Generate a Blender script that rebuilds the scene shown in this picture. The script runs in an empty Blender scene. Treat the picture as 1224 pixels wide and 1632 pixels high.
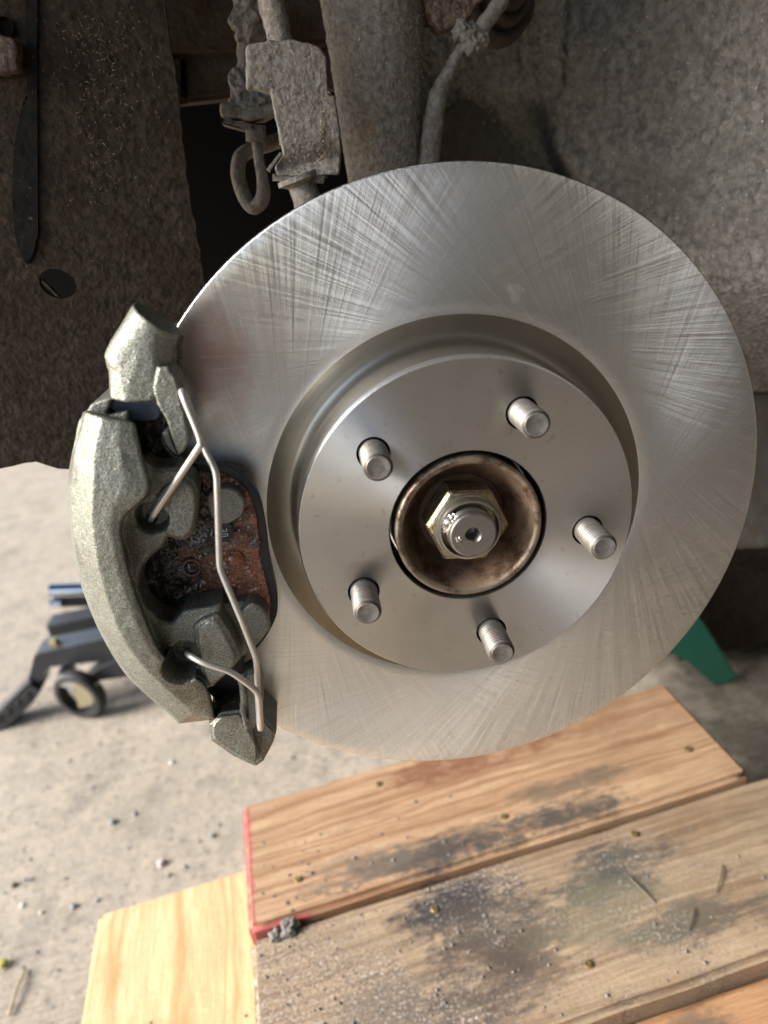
import bpy, bmesh, math, random
from mathutils import Vector, Matrix, noise, geometry
from bpy_extras import anim_utils  # noqa
R_ = random.Random(7)
scene = bpy.context.scene
C = bpy.context.collection
PI = math.pi

# ------------------------------------------------------------------ camera
FLOOR = -0.575            # floor height while laying things out; everything is lifted so the floor is z = 0
W = Matrix(((0.977955787, -0.205030482, 0.0395598), (-0.120010751, -0.396846169, 0.910005790), (-0.17087977, -0.89469303, -0.41270387)))
CAM = Vector((-0.04856043, -0.31564739, 0.14873982 - FLOOR))
F = 1166.67
cam_data = bpy.data.cameras.new('camera'); cam = bpy.data.objects.new('camera', cam_data); C.objects.link(cam); scene.camera = cam
r3 = Matrix.Identity(3)
cx_, cy_, cz_ = W @ Vector((1, 0, 0)), -(W @ Vector((0, 1, 0))), -(W @ Vector((0, 0, 1)))
for i in range(3):
    r3[i][0], r3[i][1], r3[i][2] = cx_[i], cy_[i], cz_[i]
cam.matrix_world = Matrix.Translation(CAM) @ r3.to_4x4()
cam_data.sensor_fit = 'VERTICAL'; cam_data.sensor_height = 36.0; cam_data.sensor_width = 27.0
cam_data.lens = 36.0 * F / 1632
cam_data.clip_start = 0.01; cam_data.clip_end = 200
cam_data.dof.use_dof = True; cam_data.dof.focus_distance = 0.345; cam_data.dof.aperture_fstop = 6.6

# ------------------------------------------------------------------ light
SUN_EL, SUN_AZ = math.radians(30), math.radians(186)     # azimuth measured in the XY plane from +X, where the light comes from
w = bpy.data.worlds.new('World'); scene.world = w; w.use_nodes = True
wn = w.node_tree.nodes; wl = w.node_tree.links
bg = wn['Background']; sky = wn.new('ShaderNodeTexSky'); sky.sky_type = 'NISHITA'; sky.sun_disc = False
sky.sun_elevation = SUN_EL; sky.sun_rotation = math.radians(90) - SUN_AZ
sky.air_density = 1.0; sky.dust_density = 2.5
wl.new(sky.outputs[0], bg.inputs[0]); bg.inputs[1].default_value = 0.15
sun_d = bpy.data.lights.new('sun', 'SUN'); sun = bpy.data.objects.new('sun', sun_d); C.objects.link(sun)
sun_d.energy = 3.6; sun_d.angle = math.radians(32); sun_d.color = (1, .975, .93)
sd = Vector((math.cos(SUN_EL) * math.cos(SUN_AZ), math.cos(SUN_EL) * math.sin(SUN_AZ), math.sin(SUN_EL)))
sun.rotation_euler = sd.to_track_quat('Z', 'Y').to_euler()
scene.view_settings.view_transform = 'Standard'; scene.view_settings.look = 'None'
scene.view_settings.exposure = 1.30; scene.view_settings.gamma = 1
scene.cycles.use_denoising = True
scene.cycles.max_bounces = 8; scene.cycles.diffuse_bounces = 4; scene.cycles.glossy_bounces = 4
scene.cycles.sample_clamp_indirect = 6
scene.cycles.caustics_reflective = False

# ------------------------------------------------------------------ calibration helpers
def ray(px, py):
    return W @ Vector(((px - 612) / F, (py - 816) / F, 1))
def OZ(px, py, z):         # point on the horizontal plane at height z above the floor
    d = ray(px, py); return CAM + d * ((z - CAM.z) / d.z)
def OY(px, py, y):         # point on the vertical plane at depth y behind the disc
    d = ray(px, py); return CAM + d * ((y - CAM.y) / d.y)
NRM = Vector((0, -0.999298, 0.0374716)); UV_ = Vector((0, 0.0374716, 0.999298))
HUB = Vector((0, 0, -FLOOR))
M = Matrix(((1, 0, 0, 0), (0, UV_.y, NRM.y, 0), (0, UV_.z, NRM.z, -FLOOR), (0, 0, 0, 1)))
MI = M.inverted()
def DL(px, py, h):         # wheel-local coordinates: x right, y up in the disc plane, z = towards the viewer
    d = ray(px, py); s = ((HUB + NRM * h) - CAM).dot(NRM) / d.dot(NRM)
    return MI @ (CAM + d * s)

# ------------------------------------------------------------------ object helpers
def tag(o, label=None, cat=None, group=None, kind=None):
    if label: o['label'] = label
    if cat: o['category'] = cat
    if group: o['group'] = group
    if kind: o['kind'] = kind
    return o
def empty(name, mat4=None):
    o = bpy.data.objects.new(name, None); C.objects.link(o); o.empty_display_size = .02
    if mat4 is not None: o.matrix_world = mat4
    return o
def link(name, me, m, parent=None, mat4=None):
    o = bpy.data.objects.new(name, me); C.objects.link(o)
    if m is not None and not me.materials: me.materials.append(m)
    if parent is not None: o.parent = parent
    if mat4 is not None: o.matrix_world = mat4
    return o
def bm_obj(name, bm, m, parent=None, smooth=True, mat4=None, angle=35):
    bmesh.ops.recalc_face_normals(bm, faces=bm.faces)
    me = bpy.data.meshes.new(name); bm.to_mesh(me); bm.free()
    if smooth:
        me.shade_smooth()
        try: me.set_sharp_from_angle(angle=math.radians(angle))
        except Exception: pass
    return link(name, me, m, parent, mat4)
def catmull(pts, n, closed=False):
    pts = [Vector(p) for p in pts]
    k = len(pts); segs = k if closed else k - 1; out = []
    L = []
    for s in range(segs): L.append((pts[(s + 1) % k] - pts[s]).length)
    tot = sum(L)
    cum = [0]
    for l in L: cum.append(cum[-1] + l)
    m_ = n if closed else n - 1
    for i in range(n):
        d = tot * i / m_
        s = 0
        while s < segs - 1 and cum[s + 1] < d: s += 1
        t = 0 if L[s] == 0 else min(1, (d - cum[s]) / L[s])
        g = (lambda j: pts[j % k]) if closed else (lambda j: pts[min(max(j, 0), k - 1)])
        p0, p1, p2, p3 = g(s - 1), g(s), g(s + 1), g(s + 2)
        out.append(.5 * ((2 * p1) + (-p0 + p2) * t + (2 * p0 - 5 * p1 + 4 * p2 - p3) * t * t + (-p0 + 3 * p1 - 3 * p2 + p3) * t ** 3))
    return out
def add_tube(bm, pts, rad, seg=12, n=None, cap=True, curve=True):
    """pts in 3D; rad a number or list per control point"""
    rads = rad if isinstance(rad, (list, tuple)) else [rad] * len(pts)
    ext = [Vector((*Vector(p)[:], r)) for p, r in zip(pts, rads)]
    if curve:
        n = n or max(2, len(pts) * 6)
        ext = catmull4(ext, n)
    P = [Vector(e[:3]) for e in ext]; Rr = [e[3] for e in ext]
    t0 = (P[1] - P[0]).normalized(); up = t0.orthogonal().normalized(); rings = []
    for i, p in enumerate(P):
        t = (P[min(i + 1, len(P) - 1)] - P[max(i - 1, 0)]).normalized()
        up = (up - t * up.dot(t)).normalized(); b = t.cross(up)
        rings.append([bm.verts.new(p + (up * math.cos(a) + b * math.sin(a)) * Rr[i]) for a in [2 * PI * j / seg for j in range(seg)]])
    for a, b in zip(rings, rings[1:]):
        for j in range(seg): bm.faces.new((a[j], a[(j + 1) % seg], b[(j + 1) % seg], b[j]))
    if cap: bm.faces.new(rings[0][::-1]); bm.faces.new(rings[-1])
    return rings
def catmull4(pts, n):
    k = len(pts); out = []
    L = [(Vector(pts[s + 1][:3]) - Vector(pts[s][:3])).length for s in range(k - 1)]
    cum = [0]
    for l in L: cum.append(cum[-1] + l)
    for i in range(n):
        d = cum[-1] * i / (n - 1); s = 0
        while s < k - 2 and cum[s + 1] < d: s += 1
        t = 0 if L[s] == 0 else min(1, (d - cum[s]) / L[s])
        g = lambda j: pts[min(max(j, 0), k - 1)]
        p0, p1, p2, p3 = g(s - 1), g(s), g(s + 1), g(s + 2)
        out.append(.5 * ((2 * p1) + (-p0 + p2) * t + (2 * p0 - 5 * p1 + 4 * p2 - p3) * t * t + (-p0 + 3 * p1 - 3 * p2 + p3) * t ** 3))
    return out
def add_lathe(bm, prof, seg=96, c=(0, 0), frame=None, close=False):
    """prof: list of (r, z); frame: Matrix applied"""
    rings = []
    for r, z in prof:
        if r < 1e-6:
            p = Vector((c[0], c[1], z)); p = frame @ p if frame else p
            rings.append([bm.verts.new(p)]); continue
        ring = []
        for j in range(seg):
            a = 2 * PI * j / seg; p = Vector((c[0] + r * math.cos(a), c[1] + r * math.sin(a), z))
            ring.append(bm.verts.new(frame @ p if frame else p))
        rings.append(ring)
    pairs = list(zip(rings, rings[1:])) + ([(rings[-1], rings[0])] if close else [])
    for a, b in pairs:
        if len(a) == 1 and len(b) == 1: continue
        for j in range(seg):
            k = (j + 1) % seg
            if len(a) == 1: bm.faces.new((a[0], b[k], b[j]))
            elif len(b) == 1: bm.faces.new((a[j], a[k], b[0]))
            else: bm.faces.new((a[j], a[k], b[k], b[j]))
def add_slab(bm, outline, depth, bevel=0, segs=2, holes=()):
    """outline: planar list of 3D points; depth: Vector to the back"""
    loops = [list(map(Vector, outline))] + [list(map(Vector, h)) for h in holes]
    tris = geometry.tessellate_polygon(loops)
    flat = [p for l in loops for p in l]
    f = [bm.verts.new(p) for p in flat]; b = [bm.verts.new(p + depth) for p in flat]
    for t in tris:
        try: bm.faces.new([f[i] for i in t])
        except Exception: pass
        try: bm.faces.new([b[i] for i in reversed(t)])
        except Exception: pass
    o = 0; edges = []
    for l in loops:
        n = len(l)
        for i in range(n):
            j = (i + 1) % n
            bm.faces.new((f[o + i], f[o + j], b[o + j], b[o + i]))
            edges.append(bm.edges.get((f[o + i], f[o + j])))
        o += n
    if bevel:
        bmesh.ops.bevel(bm, geom=[e for e in edges if e], offset=bevel, segments=segs, affect='EDGES', clamp_overlap=True)
def slab_px(bm, pts, h, back, bevel=0, smooth=0, segs=2):
    o = [DL(x, y, h) for x, y in pts]
    if smooth: o = catmull(o, smooth, True)
    add_slab(bm, o, Vector((0, 0, back - h)), bevel, segs)
def box(bm, lo, hi, bevel=0, mat4=None):
    r = bmesh.ops.create_cube(bm, size=1)
    vs = r['verts']
    for v in vs:
        v.co = Vector([(lo[i] + hi[i]) / 2 + v.co[i] * (hi[i] - lo[i]) for i in range(3)])
        if mat4 is not None: v.co = mat4 @ v.co
    if bevel:
        es = list({e for v in vs for e in v.link_edges})
        bmesh.ops.bevel(bm, geom=es, offset=bevel, segments=2, affect='EDGES')
def remeshed(o, voxel, smooth=3, fac=.5):
    md = o.modifiers.new('r', 'REMESH'); md.mode = 'VOXEL'; md.voxel_size = voxel; md.use_smooth_shade = True
    if smooth:
        s = o.modifiers.new('s', 'SMOOTH'); s.iterations = smooth; s.factor = fac
    dg = bpy.context.evaluated_depsgraph_get(); dg.update()
    me = bpy.data.meshes.new_from_object(o.evaluated_get(dg)); o.modifiers.clear()
    old = o.data; mats = list(old.materials); o.data = me
    if not me.materials:
        for mm in mats: me.materials.append(mm)
    me.shade_smooth()
    return o
def crust(o, amp, sc, seed=0, ridged=False, keep=None):
    me = o.data; me.update()
    nn = [v.normal.copy() for v in me.vertices]
    for v, n in zip(me.vertices, nn):
        p = v.co * sc + Vector((seed, seed * 2.3, 1.7))
        d = noise.fractal(p, 1.0, 2.0, 4)
        if ridged: d = abs(d) * 1.4 - .35
        v.co += n * d * amp * (keep(v.co) if keep else 1)
    me.update()

# ------------------------------------------------------------------ material helpers
class N:
    def __init__(s, name):
        s.m = bpy.data.materials.new(name); s.m.use_nodes = True; s.t = s.m.node_tree; s.t.nodes.clear()
        s.out = s.t.nodes.new('ShaderNodeOutputMaterial')
        s.co = s.t.nodes.new('ShaderNodeTexCoord').outputs['Object']
    def n(s, ty, **kw):
        x = s.t.nodes.new('ShaderNode' + ty)
        for k, v in kw.items():
            if k.startswith('_'): s.i(x, k[1:], v)
            else: setattr(x, k, v)
        return x
    def i(s, x, k, v):
        k = int(k) if k.isdigit() else k.replace('__', ' ')
        sock = x.inputs[k]
        if hasattr(v, 'is_linked') or isinstance(v, bpy.types.NodeSocket): s.t.links.new(v, sock)
        elif isinstance(v, bpy.types.Node): s.t.links.new(v.outputs[0], sock)
        else:
            if sock.type == 'RGBA' and len(v) == 3: v = (*v, 1)
            sock.default_value = v
    def math(s, op, a, b=0.0, c=None, clamp=False):
        x = s.n('Math', operation=op, use_clamp=clamp); s.i(x, '0', a); s.i(x, '1', b)
        if c is not None: s.i(x, '2', c)
        return x.outputs[0]
    def noise(s, scale, detail=4, rough=.55, vec=None, dist=0, dim='3D'):
        x = s.n('TexNoise', noise_dimensions=dim); s.i(x, 'Vector', vec or s.co); s.i(x, 'Scale', scale); s.i(x, 'Detail', detail); s.i(x, 'Roughness', rough); s.i(x, 'Distortion', dist)
        return x.outputs['Fac'] if 'Fac' in x.outputs else x.outputs[0]
    def voro(s, scale, feat='F1', vec=None, out='Distance', rnd=1):
        x = s.n('TexVoronoi', feature=feat); s.i(x, 'Vector', vec or s.co); s.i(x, 'Scale', scale); s.i(x, 'Randomness', rnd)
        return x.outputs[out]
    def map(s, sc, vec=None, rot=(0, 0, 0), loc=(0, 0, 0)):
        x = s.n('Mapping'); s.i(x, 'Vector', vec or s.co); s.i(x, 'Scale', sc); s.i(x, 'Rotation', rot); s.i(x, 'Location', loc); return x.outputs[0]
    def ramp(s, fac, stops, interp='LINEAR'):
        x = s.n('ValToRGB'); x.color_ramp.interpolation = interp; e = x.color_ramp.elements
        while len(e) < len(stops): e.new(.5)
        for el, (p, c) in zip(e, stops):
            el.position = p; el.color = (c, c, c, 1) if isinstance(c, (int, float)) else (*c, 1)
        s.i(x, 'Fac', fac); return x.outputs[0]
    def mix(s, f, a, b, mode='MIX'):
        x = s.n('Mix', data_type='RGBA', blend_type=mode); x.clamp_factor = True
        s.i(x, '0', f)
        for idx, v in ((6, a), (7, b)):
            if isinstance(v, (tuple, list)): x.inputs[idx].default_value = (*v[:3], 1)
            elif isinstance(v, (int, float)): x.inputs[idx].default_value = (v, v, v, 1)
            else: s.t.links.new(v, x.inputs[idx])
        return x.outputs[2]
    def bump(s, h, dist, strength=1, nrm=None):
        x = s.n('Bump'); s.i(x, 'Height', h); s.i(x, 'Distance', dist); s.i(x, 'Strength', strength)
        if nrm: s.i(x, 'Normal', nrm)
        return x.outputs[0]
    def xyz(s, vec=None):
        x = s.n('SeparateXYZ'); s.i(x, '0', vec or s.co); return x.outputs
    def comb(s, x, y, z):
        c = s.n('CombineXYZ'); s.i(c, '0', x); s.i(c, '1', y); s.i(c, '2', z); return c.outputs[0]
    def bsdf(s, color, rough=.5, metal=0.0, normal=None, spec=.5, aniso=None, tangent=None, coat=0, final=True):
        b = s.n('BsdfPrincipled'); s.i(b, 'Base Color', color); s.i(b, 'Roughness', rough); s.i(b, 'Metallic', metal)
        s.i(b, 'Specular IOR Level', spec)
        if normal: s.i(b, 'Normal', normal)
        if aniso is not None: s.i(b, 'Anisotropic', aniso)
        if tangent: s.i(b, 'Tangent', tangent)
        if coat: s.i(b, 'Coat Weight', coat); s.i(b, 'Coat Roughness', .15)
        if final: s.t.links.new(b.outputs[0], s.out.inputs[0])
        return b

def polar(n):
    o = n.xyz(); r = n.math('SQRT', n.math('ADD', n.math('MULTIPLY', o[0], o[0]), n.math('MULTIPLY', o[1], o[1])))
    return o, r
def to_world(n, x, y, z=0.0):
    v = n.n('VectorTransform', vector_type='VECTOR', convert_from='OBJECT', convert_to='WORLD'); n.i(v, 'Vector', n.comb(x, y, z))
    q = n.n('VectorMath', operation='NORMALIZE'); n.i(q, '0', v.outputs[0]); return q.outputs[0]

def friction_mat():
    # ground finish: two families of straight scratches, each tangent to a circle inside the friction ring
    n = N('cross_hatched_steel'); o, r = polar(n)
    th = n.math('ARCTAN2', o[1], o[0]); ac = n.math('ARCCOSINE', n.math('DIVIDE', .078, r))
    S, T = [], []
    for sg, off in ((1, 0.0), (-1, 7.3)):
        s_ = n.math('ADD', th, n.math('MULTIPLY', ac, sg))
        c1 = n.math('COSINE', s_); s1 = n.math('SINE', s_)
        def ns(k, kz, d, ro, o2): return n.noise(1, d, ro, vec=n.comb(n.math('MULTIPLY', c1, k), n.math('MULTIPLY', s1, k), n.math('ADD', n.math('MULTIPLY', r, kz), off + o2)))
        fine = ns(210, 20, 3, .75, 0); hair = ns(560, 40, 2, .6, 11); coarse = ns(70, 8, 2, .6, 3)
        S.append(n.math('ADD', n.math('MULTIPLY', fine, .50), n.math('ADD', n.math('MULTIPLY', coarse, .10), n.math('MULTIPLY', hair, .40))))
        T.append(to_world(n, c1, s1))
    A, B = S
    fac = n.math('ADD', n.math('MULTIPLY', n.math('SUBTRACT', A, B), 4.8), .5, clamp=True)
    blot = n.noise(14, 3); sm = n.math('ADD', A, B)
    col = n.mix(n.ramp(sm, [(.85, 0), (1.15, 1)]), (.70, .695, .69), (.92, .92, .915))
    col = n.mix(n.math('MULTIPLY', n.ramp(blot, [(.5, 0), (.75, 1)]), .2), col, (.60, .54, .48))
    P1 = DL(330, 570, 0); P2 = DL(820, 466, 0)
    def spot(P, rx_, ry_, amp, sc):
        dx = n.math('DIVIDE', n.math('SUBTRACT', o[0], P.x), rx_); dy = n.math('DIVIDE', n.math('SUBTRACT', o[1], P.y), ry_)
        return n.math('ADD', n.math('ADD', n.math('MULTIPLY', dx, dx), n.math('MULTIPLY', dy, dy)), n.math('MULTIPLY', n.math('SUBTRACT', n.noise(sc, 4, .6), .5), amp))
    reflection_tint = n.ramp(spot(P1, .020, .034, 2.2, 45), [(.0, 1), (1.0, 0)])  # rusty-brown reflection painted into the disc colour near the caliper
    col = n.mix(n.math('MULTIPLY', reflection_tint, .62), col, (.60, .33, .25))
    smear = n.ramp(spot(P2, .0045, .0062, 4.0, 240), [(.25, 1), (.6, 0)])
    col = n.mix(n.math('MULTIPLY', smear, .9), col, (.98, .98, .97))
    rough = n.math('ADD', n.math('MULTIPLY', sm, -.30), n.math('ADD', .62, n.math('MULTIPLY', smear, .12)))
    nrm = n.bump(sm, .000022, 1)
    bs = [n.bsdf(col, rough, 1, nrm, aniso=.93, tangent=t, final=False) for t in T]
    mx = n.n('MixShader'); n.i(mx, '0', fac); n.t.links.new(bs[1].outputs[0], mx.inputs[1]); n.t.links.new(bs[0].outputs[0], mx.inputs[2])
    n.t.links.new(mx.outputs[0], n.out.inputs[0]); return n.m
def turned_mat(name='turned_steel', col=(.70, .685, .665), rough=.32, an=.93, rust=.0):
    n = N(name); o, r = polar(n)
    rings = n.noise(1, 3, .7, vec=n.comb(n.math('MULTIPLY', r, 5200), 0.0, 0.0))
    grain = n.noise(1400, 2, .6)
    blot = n.noise(45, 4, .6)
    c = n.mix(n.math('MULTIPLY', n.ramp(blot, [(.45, 0), (.7, 1)]), .35), col, tuple(x * .8 for x in col))
    if rust:
        c = n.mix(n.math('MULTIPLY', n.ramp(n.noise(160, 5, .7), [(.62, 0), (.66, 1)]), rust), c, (.25, .13, .08))
    rg = n.math('ADD', n.math('MULTIPLY', n.math('ADD', grain, blot), .12), rough - .1)
    nrm = n.bump(n.math('ADD', rings, n.math('MULTIPLY', grain, .5)), .00002, .7)
    tx, ty = n.math('DIVIDE', o[0], r), n.math('DIVIDE', o[1], r)
    n.bsdf(c, rg, 1, nrm, aniso=an, tangent=to_world(n, tx, ty)); return n.m
def cast_mat():
    n = N('speckled_cast_iron')
    cell = n.noise(1750, 1.5, .5, dist=.6)
    big = n.noise(60, 4, .6); wear = n.noise(28, 5, .65)
    m = n.ramp(cell, [(.40, .12), (.58, 1)])
    a = n.mix(n.ramp(big, [(.4, 0), (.65, 1)]), (.325, .335, .29), (.265, .273, .232))
    c = n.mix(m, (.105, .108, .092), a)
    c = n.mix(n.math('MULTIPLY', n.ramp(wear, [(.55, 0), (.64, 1)]), .62), c, (.12, .108, .098))
    h = n.math('ADD', n.math('MULTIPLY', cell, 1.0), n.math('MULTIPLY', n.noise(350, 3), .8))
    n.bsdf(c, n.ramp(cell, [(.4, .58), (.6, .36)]), .6, n.bump(h, .0004, .7)); return n.m
def mud_mat(name, dark, light, bs=260, dist=.0012, tint=(.16, .09, .05), tf=.4, mound=40, amt=1.0, spec=.25):
    n = N(name)
    a = n.noise(bs, 6, .65, dist=.4); b = n.noise(mound, 4, .6); v = n.voro(bs * 1.6)
    c = n.mix(n.ramp(a, [(.36, 0), (.68, 1)]), dark, light)
    c = n.mix(n.math('MULTIPLY', n.ramp(b, [(.48, 0), (.62, 1)]), tf), c, tint)
    sp = n.ramp(n.noise(bs * 3, 2, .5), [(.70, 0), (.74, 1)])
    c = n.mix(n.math('MULTIPLY', sp, .55), c, tuple(min(1, x * 2.6 + .06) for x in light))
    h = n.math('ADD', n.math('MULTIPLY', a, 1.0), n.math('ADD', n.math('MULTIPLY', v, .35), n.math('MULTIPLY', b, 1.6)))
    n.bsdf(c, .85, 0, n.bump(h, dist, amt), spec=spec); return n.m
def simple(name, col, rough=.5, metal=0., bs=None, bd=.0002, var=.0, coat=0, spec=.5):
    n = N(name); c = col
    nz = n.noise(bs or 120, 4, .6)
    c = n.mix(n.math('MULTIPLY', n.ramp(nz, [(.35, 1), (.65, 0)]), var if var else .25), col, tuple(x * .55 for x in col))
    n.bsdf(c, n.math('ADD', n.math('MULTIPLY', nz, .15), rough - .07), metal, n.bump(nz, bd, .5), coat=coat, spec=spec); return n.m
def copper_mat():
    n = N('copper_greased_shim')
    o = n.xyz()
    a = n.noise(230, 5, .65, dist=1.2); b = n.noise(70, 4, .6, dist=.8)
    # more grease towards the lower right of the shim where it was brushed on thickest
    g = n.math('ADD', n.math('MULTIPLY', o[0], 7.0), n.math('ADD', n.math('MULTIPLY', o[1], -4.0), 0.80))
    f = n.ramp(n.math('ADD', n.math('ADD', n.math('MULTIPLY', a, .5), n.math('MULTIPLY', b, .9)), g), [(.61, 0), (.86, 1)])
    c = n.mix(f, (.030, .023, .021), (.42, .17, .095))
    c = n.mix(n.math('MULTIPLY', n.ramp(n.noise(500, 3), [(.5, 0), (.7, 1)]), n.math('MULTIPLY', f, .5)), c, (.70, .36, .22))
    h = n.math('ADD', n.noise(420, 3, .6, dist=2.2), n.math('MULTIPLY', b, 2))
    b_ = n.bsdf(c, n.math('ADD', n.math('MULTIPLY', a, .22), .08), n.math('MULTIPLY', f, .6), n.bump(h, .0026, 1), coat=1); b_.inputs['Coat Roughness'].default_value = .06; return n.m
def rust_hub_mat():
    n = N('rusty_hub_steel'); o, r = polar(n)
    a = n.noise(90, 6, .7); b = n.noise(420, 4, .6)
    rr = n.ramp(n.math('MULTIPLY', r, 10), [(.16, (.06, .038, .026)), (.215, (.14, .085, .052)), (.262, (.24, .155, .10)), (.296, (.30, .215, .15)), (.303, (.36, .29, .22)), (.335, (.38, .32, .255))])
    c = n.mix(n.ramp(a, [(.42, 0), (.6, 1)]), rr, (.085, .042, .025))
    c = n.mix(n.ramp(n.noise(60, 5, .7), [(.5, 0), (.66, 1)]), c, rr)
    c = n.mix(n.math('MULTIPLY', n.ramp(b, [(.6, 0), (.75, 1)]), .4), c, (.40, .30, .22))
    n.bsdf(c, n.math('ADD', n.math('MULTIPLY', b, .3), .32), n.ramp(n.math('MULTIPLY', r, 10), [(.29, .35), (.31, .8)]), n.bump(n.math('ADD', a, b), .0003, .8)); return n.m
def nut_mat():
    n = N('gold_zinc_plating'); a = n.noise(130, 5, .7); b = n.noise(600, 3)
    c = n.mix(n.ramp(a, [(.42, 0), (.62, 1)]), (.46, .39, .24), (.32, .27, .17))
    c = n.mix(n.math('MULTIPLY', n.ramp(b, [(.54, 0), (.68, 1)]), .7), c, (.14, .10, .06))
    c = n.mix(n.math('MULTIPLY', n.ramp(n.noise(210, 5, .75), [(.5, 0), (.6, 1)]), .55), c, (.16, .125, .085))
    n.bsdf(c, .34, .85, n.bump(b, .00012, .6)); return n.m
def stud_mat():
    n = N('dull_zinc_thread'); o, r = polar(n); a = n.noise(240, 5, .7); b = n.noise(1400, 2)
    c = n.mix(n.ramp(a, [(.40, 0), (.62, 1)]), (.28, .27, .25), (.18, .172, .16))
    c = n.mix(n.math('MULTIPLY', n.ramp(n.noise(150, 4, .6), [(.56, 0), (.66, 1)]), .55), c, (.33, .21, .15))
    groove = n.math('MULTIPLY', n.ramp(n.math('MULTIPLY', r, 100), [(.54, 1), (.60, 0)]), n.math('GREATER_THAN', r, .00495))
    c = n.mix(n.math('MULTIPLY', groove, .8), c, (.045, .035, .028))
    n.bsdf(c, .5, .6, n.bump(b, .0001, .6)); return n.m
def wood_mat(name, base, late, gs=1.0, dirt=0.0, stain=(), paint=None, ring=46, grey=None, gritty=0.0):
    n = N(name); o = n.xyz()
    warp = n.noise(1, 3, .5, vec=n.map((5, 16, 16)))
    yy = n.math('ADD', o[1], n.math('MULTIPLY', warp, .035))
    band = n.noise(1, 1.2, .5, vec=n.comb(n.math('MULTIPLY', o[0], 1.6), n.math('MULTIPLY', yy, ring * 3.0), n.math('MULTIPLY', o[2], 20)))
    fib = n.noise(1, 4, .7, vec=n.map((28, 900, 900)))
    c = n.mix(n.ramp(band, [(.42, 0), (.56, .55), (.60, 1), (.66, .1)]), base, late)
    c = n.mix(n.math('MULTIPLY', n.ramp(fib, [(.35, 1), (.6, 0)]), .6), c, tuple(x * .55 for x in late))
    big = n.noise(9, 4, .6)
    c = n.mix(n.math('MULTIPLY', n.ramp(big, [(.45, 0), (.65, 1)]), .35), c, tuple(x * .72 for x in late))
    if grey:
        g = n.ramp(n.math('ADD', n.noise(14, 5, .65), n.math('MULTIPLY', n.noise(90, 4), .25)), [(.5, 1), (.78, .35)])
        c = n.mix(n.math('MULTIPLY', g, grey[1]), c, n.mix(n.ramp(n.noise(35, 5, .7), [(.35, 0), (.62, 1)]), grey[0], tuple(x * 1.5 for x in grey[0])))
    dv = n.map((14, 30, 14)); dv2 = n.map((90, 190, 90))
    for (sx, sy, rx_, ry_, dk, colr) in stain:
        dx = n.math('DIVIDE', n.math('SUBTRACT', o[0], sx), rx_); dy = n.math('DIVIDE', n.math('SUBTRACT', o[1], sy), ry_)
        d = n.math('ADD', n.math('MULTIPLY', dx, dx), n.math('MULTIPLY', dy, dy))
        d = n.math('ADD', d, n.math('ADD', n.math('MULTIPLY', n.math('SUBTRACT', n.noise(1, 6, .7, vec=dv), .5), 4.5), n.math('MULTIPLY', n.math('SUBTRACT', n.noise(1, 5, .7, vec=dv2), .5), 2.6)))
        c = n.mix(n.math('MULTIPLY', n.ramp(d, [(-.0, 1), (.5, .62), (1.0, .22), (1.0, 0)] if False else [(.0, 1), (.55, .5), (1.0, 0)]), dk), c, colr)
    if gritty:
        gv = n.noise(520, 3, .6); msk = n.ramp(n.math('ADD', n.noise(11, 3, .6), n.math('MULTIPLY', o[0], -.45)), [(.34, 0), (.50, 1)])
        c = n.mix(n.math('MULTIPLY', n.math('MULTIPLY', n.ramp(gv, [(.50, 0), (.62, 1)]), msk), gritty), c, (.085, .08, .078))
        c = n.mix(n.math('MULTIPLY', n.math('MULTIPLY', n.ramp(n.noise(380, 3, .6), [(.54, 0), (.68, 1)]), msk), gritty * .8), c, (.50, .45, .40))
    if dirt:
        dd = n.ramp(n.noise(260, 4, .7), [(.60, 0), (.67, 1)])
        c = n.mix(n.math('MULTIPLY', dd, dirt), c, (.075, .068, .06))
    if paint:
        edge = n.math('ADD', n.math('MULTIPLY', n.noise(180, 5, .7), .012), -.006)
        e1 = n.math('LESS_THAN', n.math('ADD', o[0], edge), paint[0])
        e2 = n.math('MULTIPLY', n.math('LESS_THAN', n.math('ADD', o[1], n.math('MULTIPLY', edge, .5)), paint[1]), n.math('LESS_THAN', n.math('ADD', o[0], n.math('MULTIPLY', edge, 3)), paint[2]))
        c = n.mix(n.math('MULTIPLY', n.math('MULTIPLY', n.math('MAXIMUM', e1, e2), n.ramp(n.noise(130, 4, .7), [(.36, .25), (.5, 1)])), .7), c, (.34, .04, .06))
    h = n.math('ADD', n.math('MULTIPLY', fib, .6), n.math('ADD', n.math('MULTIPLY', band, 1.2 * gs), n.math('MULTIPLY', n.noise(240, 4), .5 * gs)))
    n.bsdf(c, .68, 0, n.bump(h, .0007, .8), spec=.3); return n.m
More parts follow.
